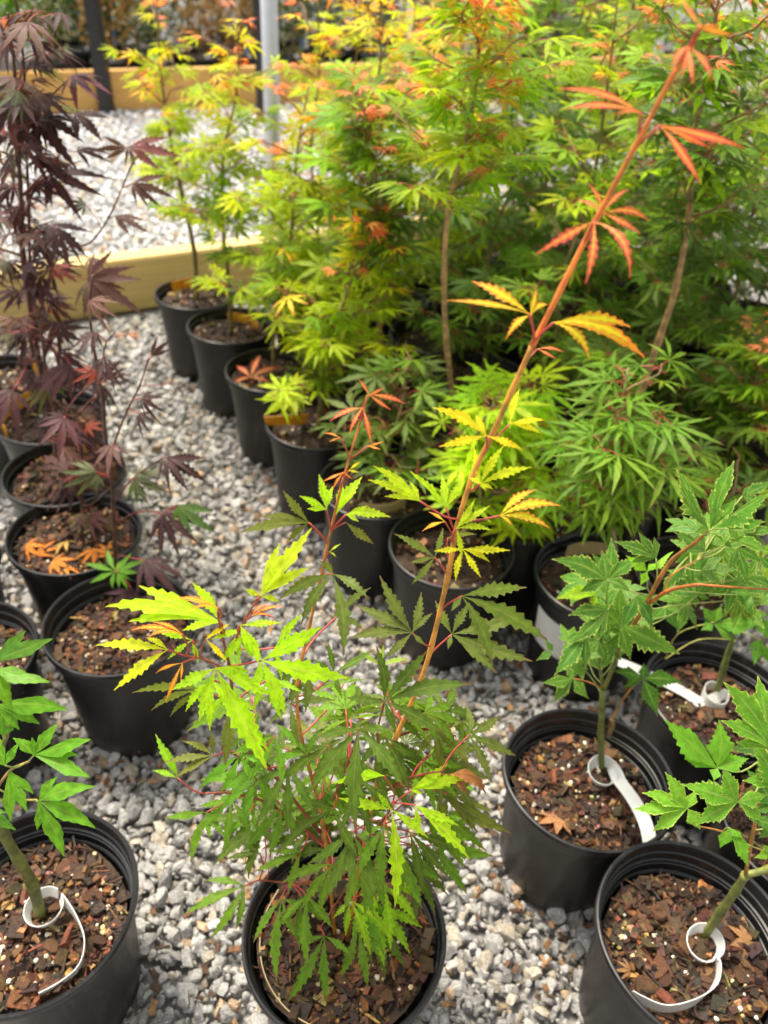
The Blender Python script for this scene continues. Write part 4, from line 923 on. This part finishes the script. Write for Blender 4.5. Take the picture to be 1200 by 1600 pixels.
TRUNK = {(1, 4): trunk_path((1, 4), [(710, 655), (698, 540), (694, 430), (702, 320), (728, 220), (746, 110), (744, 10), (740, -60)], .008),
         (2, 5): trunk_path((2, 5), [(996, 630), (1030, 530), (1056, 450), (1076, 340), (1082, 240), (1100, 120), (1120, 20), (1130, -60)], .012),
         (1, 3): trunk_path((1, 3), [(600, 590), (592, 500), (585, 400), (590, 300), (575, 200), (580, 120)], .005)}
for (j, k), p in sorted(GRID.items()):
    r = random.Random(j * 17 + k)
    st = 'bright' if (j <= 2 and k <= 2) else 'tall' if (j + k) % 3 == 0 or (j, k) == (1, 4) else 'deep'
    H = (.36 if (j, k) in ((3, 5), (4, 5)) else r.uniform(.80, 1.0) if j < 3 else r.uniform(.85, 1.1))
    green((j, k), 'tall %s maple in the %s, %s' % ({'bright': 'yellow-green', 'tall': 'green', 'deep': 'deep green'}[st], rows[j], ks[k]),
          H, .23, 215, st, 300 + j * 10 + k, (r.uniform(-.05, .05), r.uniform(-.05, .05)), r.uniform(.060, .072), 15, .52 if (j, k) in TRUNK else .10, pts=TRUNK.get((j, k)), r0=.008 if (j, k) in TRUNK else .006, bark=(.44, .27, .12) if (j, k) in TRUNK else GB)

# ------------------------------------------------------------------ plant tags
def ribbon(name, pts, width, wdir, mat, label, group, th=.0006, k=4, cat='plant tag', taper=None):
    """a bent plastic strip: pts along its middle, wdir the direction of its width (one, or one per point)"""
    P = smooth_path(pts, k); n = len(P); Wd = smooth_path([Vector(w) for w in wdir], k) if isinstance(wdir, list) else [Vector(wdir)] * n
    V, F = [], []
    for i, p in enumerate(P):
        t = (P[min(i + 1, n - 1)] - P[max(i - 1, 0)]).normalized(); w = Wd[i]; w = (w - t * w.dot(t)).normalized(); u = t.cross(w)
        hw = width / 2 * (taper(i / (n - 1)) if taper else 1)
        for a, b in ((-1, -1), (1, -1), (1, 1), (-1, 1)): V.append(p + w * (hw * a) + u * (th * b))
    for i in range(n - 1):
        for q in range(4):
            q2 = (q + 1) % 4; F.append((i * 4 + q, i * 4 + q2, i * 4 + 4 + q2, i * 4 + 4 + q))
    F += [(3, 2, 1, 0), tuple((n - 1) * 4 + q for q in range(4))]
    c = P[0].copy(); me = mesh(name, [v - c for v in V], F, mat)
    return tag(obj(name, me, loc=c), label, cat, group)
def flare(a0, a1, n, f=.28): return [(f * math.cos(a), f * math.sin(a), .8) for a in np.linspace(R(a0), R(a1), n)]
def loop_pts(c, r, a0, a1, n=10, tilt=(0, 0)):
    return [c + Vector((r * math.cos(a), r * math.sin(a), r * (tilt[0] * math.cos(a) + tilt[1] * math.sin(a)))) for a in np.linspace(R(a0), R(a1), n)]
WT = 'white loop tags round stems'
zc = POTS['C'][1]; zs = c['_soil']
cl = onz(941, 1208, zs + .022)
ring = loop_pts(cl, .020, 40, -350, 12, (.1, .25))
tail = [onz(968, 1220, zs + .03), onz(990, 1250, zs + .045), onz(1008, 1285, zs + .055), onz(1016, 1318, zs + .045)]
ribbon('plant_tag', ring + tail, .021, flare(40, -350, 12)[:10] + [(.2, 0, .9), (.5, .3, .5)] + [(.85, .5, 0), (.9, .35, 0), (.95, .2, 0), (1, .1, 0)], M['white_tag'], 'white strip tag looped round the variegated stem and hanging over the pot rim', WT)
zl = l['_soil']; ll = onz(1117, 1088, zl + .02)
ring = loop_pts(ll, .021, 60, 380, 10, (-.1, .2)); tail = [onz(1098, 1098, zl + .012), onz(1070, 1082, zl + .018), onz(1030, 1062, zl + .024), onz(995, 1045, zl + .03), onz(966, 1034, zl + .034)]
ribbon('plant_tag', ring + tail, .020, [(0, 0, 1)] * 9 + [(0, .3, .8)] + [(0, .9, .4), (-.2, .95, .2), (-.2, 1, .1), (-.2, 1, .1), (-.2, 1, .1)], M['white_tag'], 'white folded tag lying across the mulch and rim of the upper right pot', WT)
zd = d['_soil']; dl = onz(1100, 1476, zd + .02)
ring = loop_pts(dl, .020, -60, 300, 12, (.25, .2)); tail = [onz(1123, 1512, zd + .02), onz(1116, 1540, zd + .02), onz(1085, 1566, zd + .02), onz(1040, 1576, zd + .022), onz(1002, 1562, zd + .024), onz(985, 1552, zd + .026)]
ribbon('plant_tag', ring + tail, .016, flare(-60, 300, 12) + [(0, -.3, 1)] * 2 + [(0, .15, 1)] * 4, M['white_tag'], 'white slit tag looped round the stem and curling over the mulch, bottom right', WT)
zg = g['_soil']; gl = onz(70, 1420, zg + .022)
ring = loop_pts(gl, .022, 60, 400, 12, (.1, .1)); tail = [onz(118, 1432, zg + .025), onz(132, 1470, zg + .02), onz(124, 1510, zg + .016), onz(95, 1537, zg + .014), onz(62, 1555, zg + .014)]
ribbon('plant_tag', ring + tail, .016, flare(60, 400, 12) + [(.15, 0, 1)] * 5, M['white_tag'], 'thin white tag ring round the stem in the lower left pot', WT)
YT = 'yellow and tan tags inside pot rims'
def band(key, a0, a1, z, width, mat, label, rr=.43, n=7, out=0, group=YT):
    p, h, D = POTS[key]; P = [p + Vector((D * rr * math.cos(R(a)), D * rr * math.sin(R(a)), h + z + out * i / n)) for i, a in enumerate(np.linspace(a0, a1, n))]
    return ribbon('plant_tag', P, width, (0, 0, 1), mat, label, group)
band('E', 150, 272, -.022, .013, M['tan_tag'], 'tan strip tag curved inside the left rim of the bottom centre pot', .415)
band('A', 35, 150, -.010, .034, M['orange_tag'], 'orange tag inside the back rim of the farthest edge pot', .40)
band('B', 10, 110, -.012, .030, M['orange_tag'], 'orange tag half hidden in the second edge pot', .30)
ribbon('plant_tag', [onz(414, 658, .272), onz(436, 657, .276), onz(458, 656, .272), onz(480, 654, .262)], .030, (0, -.25, 1), M['orange_tag'], 'orange tag sticking over the left rim of the dusty grey pot', YT)
band('N', 130, 232, -.004, .034, M['orange_tag'], 'yellow tag band along the left inside rim below the tall purple stems', .42)
band('I', 15, 88, -.004, .034, M['orange_tag'], 'yellow tag at the back inside rim of the third purple pot', .40)
band('O', -20, 60, -.004, .034, M['orange_tag'], 'yellow tag in the pot cut by the left picture edge', .40)
band('K', 65, 130, -.006, .030, M['tan_tag'], 'pale tan tag standing behind the fine-leaved green maple stem', .34)
band('X', 215, 300, -.012, .024, M['tan_tag'], 'tan tag lying in the shaded pot of the low lime maple', .32)
band('C3', 250, 330, -.012, .024, M['tan_tag'], 'tan tag in the bare-topped pot behind the left red shoot tip', .30)
band('F', 30, 75, -.025, .022, M['tan_tag'], 'tan tag behind the purple stem in the nearest left pot', .34)
# white sticker on the pot wall (a part of the pot it is stuck to)
pk, hk, Dk = POTS['K']
Vk, Fk = [], []
for i_a, a in enumerate(np.linspace(R(196), R(238), 7)):
    for z in (.115, .205):
        rr_ = Dk * .5 * (.775 + .125 * z / .23) + .0035; Vk.append((rr_ * math.cos(a), rr_ * math.sin(a), z))
Fk = [(2 * i, 2 * i + 2, 2 * i + 3, 2 * i + 1) for i in range(6)]
kroot = [o for o in COL.objects if o.get('label', '').startswith('fine-leaved')][0]
obj('sticker', mesh('sticker', Vk, Fk, M['white_tag']), kroot)

# ------------------------------------------------------------------ fallen leaves and litter
FL = 'fallen leaves'
def fallen(x, y, z, kd, mt, col, s, label, seed):
    r = random.Random(seed); p = onz(x, y, z); a = r.random() * 6.28
    o = obj('fallen_leaf', leafme(kd, r.randrange(4), mt), mat=frame(p, Vector((math.cos(a), math.sin(a), r.uniform(-.1, .25))), Vector((r.gauss(0, .3), r.gauss(0, .3), 1)), s), color=col)
    tag(o, label, 'leaf', FL)
fallen(392, 590, .262, 'R5', 'red', (.72, .16, .12), .10, 'pink fallen leaf lying on the mulch of the third edge pot', 4)
zh = h['_soil'] + .012
for q, (x, y, lb_) in enumerate([(40, 852, 'orange curled dead leaf at the left of the second purple pot'), (58, 868, 'orange dead leaf at the front left of the second purple pot'), (80, 878, 'orange curled dead leaf near the front rim of the second purple pot'), (100, 890, 'orange dead leaf touching the front rim of the second purple pot'),
                              (150, 858, 'orange-red dead leaf at the front right of the second purple pot'), (172, 868, 'orange dead leaf beside the stem at the right of the second purple pot'), (104, 845, 'yellowish dead leaf in the middle of the second purple pot')]):
    fallen(x, y, zh, 'P5' if q % 2 else 'D5', 'dead', (.74, .24, .03) if q < 6 else (.55, .38, .10), .052, lb_, 20 + q)
fallen(876, 1278, c['_soil'] + .014, 'B5', 'dead', (.38, .19, .09), .040, 'crumpled tan dead leaf at the front left of the ribbed pot mulch', 33)
fallen(985, 1515, d['_soil'] + .012, 'P5', 'dead', (.36, .20, .09), .028, 'crumpled tan dead leaf at the left of the bottom right pot', 34)
fallen(1172, 1470, d['_soil'] + .012, 'B5', 'dead', (.36, .20, .09), .034, 'crumpled tan dead leaf right of the stem in the bottom right pot', 35)
for q, (x, y, lb_) in enumerate([(425, 752, 'brown dead leaf on the gravel by the orange-tagged pot'), (812, 1046, 'brown dead leaf on the gravel beside the pot with the white sticker'), (206, 1166, 'small tan dead leaf on the gravel in front of the nearest purple pot')]):
    fallen(x, y, .02, 'P5', 'dead', (.16, .08, .045), .035, lb_, 50 + q)

r = random.Random(5); V, F, C = [], [], []
for q in range(420):
    key = r.choice(['C', 'D', 'E', 'G', 'F', 'K', 'J', 'C2', 'H']); p, hh, D = POTS[key]; a = r.random() * 6.283; d_ = D * .5 + abs(r.gauss(0, .07)) - .015
    l_, w_ = r.uniform(.004, .013), r.uniform(.002, .005); cc = r.choice([(.13, .06, .025), (.07, .035, .016), (.25, .14, .06)])
    mt = Matrix.Translation((p.x + d_ * math.cos(a), p.y + d_ * math.sin(a), r.uniform(.014, .024))) @ Matrix.Rotation(r.random() * 6, 4, 'Z') @ Matrix.Rotation(r.gauss(0, .4), 4, 'X')
    n0_ = len(V); V += [mt @ Vector((x * l_ * r.uniform(.6, 1), y * w_, z * .0012)) for z in (-1, 1) for y in (-1, 1) for x in (-1, 1)]
    F += [tuple(i + n0_ for i in f_) for f_ in ((0, 2, 3, 1), (4, 5, 7, 6), (0, 1, 5, 4), (2, 6, 7, 3), (0, 4, 6, 2), (1, 3, 7, 5))]; C += [cc] * 8
tag(obj('bark_litter', mesh('bark_litter', V, F, M['mulch'], cols=C)), 'spilled brown bark crumbs on the gravel round the pots', None, kind='stuff')

# ------------------------------------------------------------------ beyond the far timber edging: stock rows, bush, concrete wall
BK = UB - BV * .0
def backp(a, b, z=0): return UB + BU * a - BV * b + Vector((0, 0, z))
wm = bevel_box('wall', (1.5, .3, 1.0), .01, M['concrete'])
tag(obj('wall', wm, mat=Matrix.Translation(backp(-1.75, .25)) @ Matrix.Rotation(math.atan2(BU.y, BU.x), 4, 'Z')), 'rough grey concrete block wall at top left behind the purple maple', 'wall')
fab = mesh('nursery_ground', *box(-6, .12, -.011, 9, 6, .006), M['fabric'])
tag(obj('nursery_ground', fab, mat=Matrix.Translation(UB) @ Matrix.Rotation(math.atan2(BU.y, BU.x), 4, 'Z')), None, None, kind='structure')
def crown_mesh(seed, H, Rr, n, ls, mats, up=.3):
    r = random.Random(seed); V, F, mi = [], [], []
    for q in range(n):
        z = H * r.random() ** .8; rad = Rr * (math.sin(math.pi * min(1, .15 + .85 * z / H)) * .9 + .15) * math.sqrt(r.random()); a = r.random() * 6.28
        p = Vector((rad * math.cos(a), rad * math.sin(a), z)); d = Vector((r.gauss(0, 1), r.gauss(0, 1), r.gauss(up, .7))).normalized(); n_ = d.orthogonal().normalized() if r.random() < .5 else d.cross(Vector((0, 0, 1))).normalized()
        L = ls * r.uniform(.5, 1.2); i0 = len(V)
        V += [p, p + d * L * .5 + n_ * L * .22, p + d * L, p + d * L * .5 - n_ * L * .22]; F.append((i0, i0 + 1, i0 + 2, i0 + 3)); mi.append(0)
    return V, F
M['b_gold'] = simple('dry_gold_foliage', (.30, .17, .045), .6, 0, .5, 1.5, 8, None, .3); M['b_dark'] = simple('dark_foliage', (.05, .085, .025), .5, 0, .5, 1.5, 8, None, .3)
M['b_olive'] = simple('olive_foliage', (.15, .15, .04), .5, 0, .5, 1.5, 8, None, .3); M['b_lime'] = simple('bright_foliage', (.22, .42, .02), .5, 0, .6, 1.4, 8, None, .35)
CR = {m: [mesh('foliage', *crown_mesh(400 + i + 7 * len(m), .52, .16, 330, .06, None), M[m]) for i in range(2)] for m in ('b_gold', 'b_dark', 'b_olive')}
bp_me = mesh('pot', *lathe([(.0, .003), (.085, .003), (.105, .2), (.112, .2), (.112, .225), (.10, .225), (.095, .19), (0, .19)], 20), M['plastic'], True)
st_me = mesh('stem', *tube([(0, 0, .18), (.01, 0, .35), (0, .01, .6)], [.008, .006, .003], 6), M['bark'], True)
tg_me = mesh('tag', *box(-.012, -.001, .0, .012, .001, .13), M['blue_tag'])
HUE = {'b_gold': 'golden brown', 'b_dark': 'dark green', 'b_olive': 'olive'}
r = random.Random(91); NS = 'nursery stock beyond the far timber'
for row in range(4):
    for q in range(19):
        a = -.35 + q * .36 + r.uniform(-.05, .05); b = .42 + row * .52 + r.uniform(-.04, .04); p = backp(a, b, .006)
        pr = p - CAM; X_ = 600 + FPX * pr.dot(RT) / pr.dot(FWD)
        if X_ < 90 or X_ > 1260: continue
        m = r.choice(['b_gold', 'b_gold', 'b_dark', 'b_olive', 'b_dark']) if row < 2 else r.choice(['b_dark', 'b_dark', 'b_olive'])
        root = empty('nursery_plant', p); tag(root, '%s plant in a small black pot in the %s row beyond the far timber' % (HUE[m], ('first', 'second', 'third', 'last')[row]), 'nursery plant', '%s %s' % (HUE[m], NS) + ', %s row' % ('first', 'second', 'third', 'last')[row])
        obj('pot', bp_me, root, mat=Matrix.Scale(r.uniform(.9, 1.15), 4)); obj('stem', st_me, root, color=(.2, .14, .07))
        obj('foliage', r.choice(CR[m]), root, mat=Matrix.Translation((0, 0, .24)) @ Matrix.Rotation(r.random() * 6, 4, 'Z') @ Matrix.Scale(r.uniform(.8, 1.25) * (1.5 if row > 1 else 1), 4))
        if r.random() < .55: obj('tag', tg_me, root, mat=Matrix.Translation((r.uniform(-.06, .06), -.09, .2)) @ Matrix.Rotation(r.gauss(0, .5), 4, 'Z') @ Matrix.Rotation(r.gauss(0, .2), 4, 'X'))
for q, (a, b, sc, lb_) in enumerate([(.05, 1.7, 1.0, 'bright lime green bush left of the thick black post'), (.75, 1.8, .85, 'bright lime green bush right of the thick black post')]):
    root = empty('lime_bush', backp(a, b, 0)); tag(root, lb_, 'bush', 'bright bushes at top left')
    obj('foliage', mesh('foliage', *crown_mesh(500 + q, .9 * sc, .5 * sc, 1600, .12, None), M['b_lime']), root, loc=(0, 0, .15)); obj('trunk', st_me, root, mat=Matrix.Scale(1.4, 4), color=(.12, .09, .05))
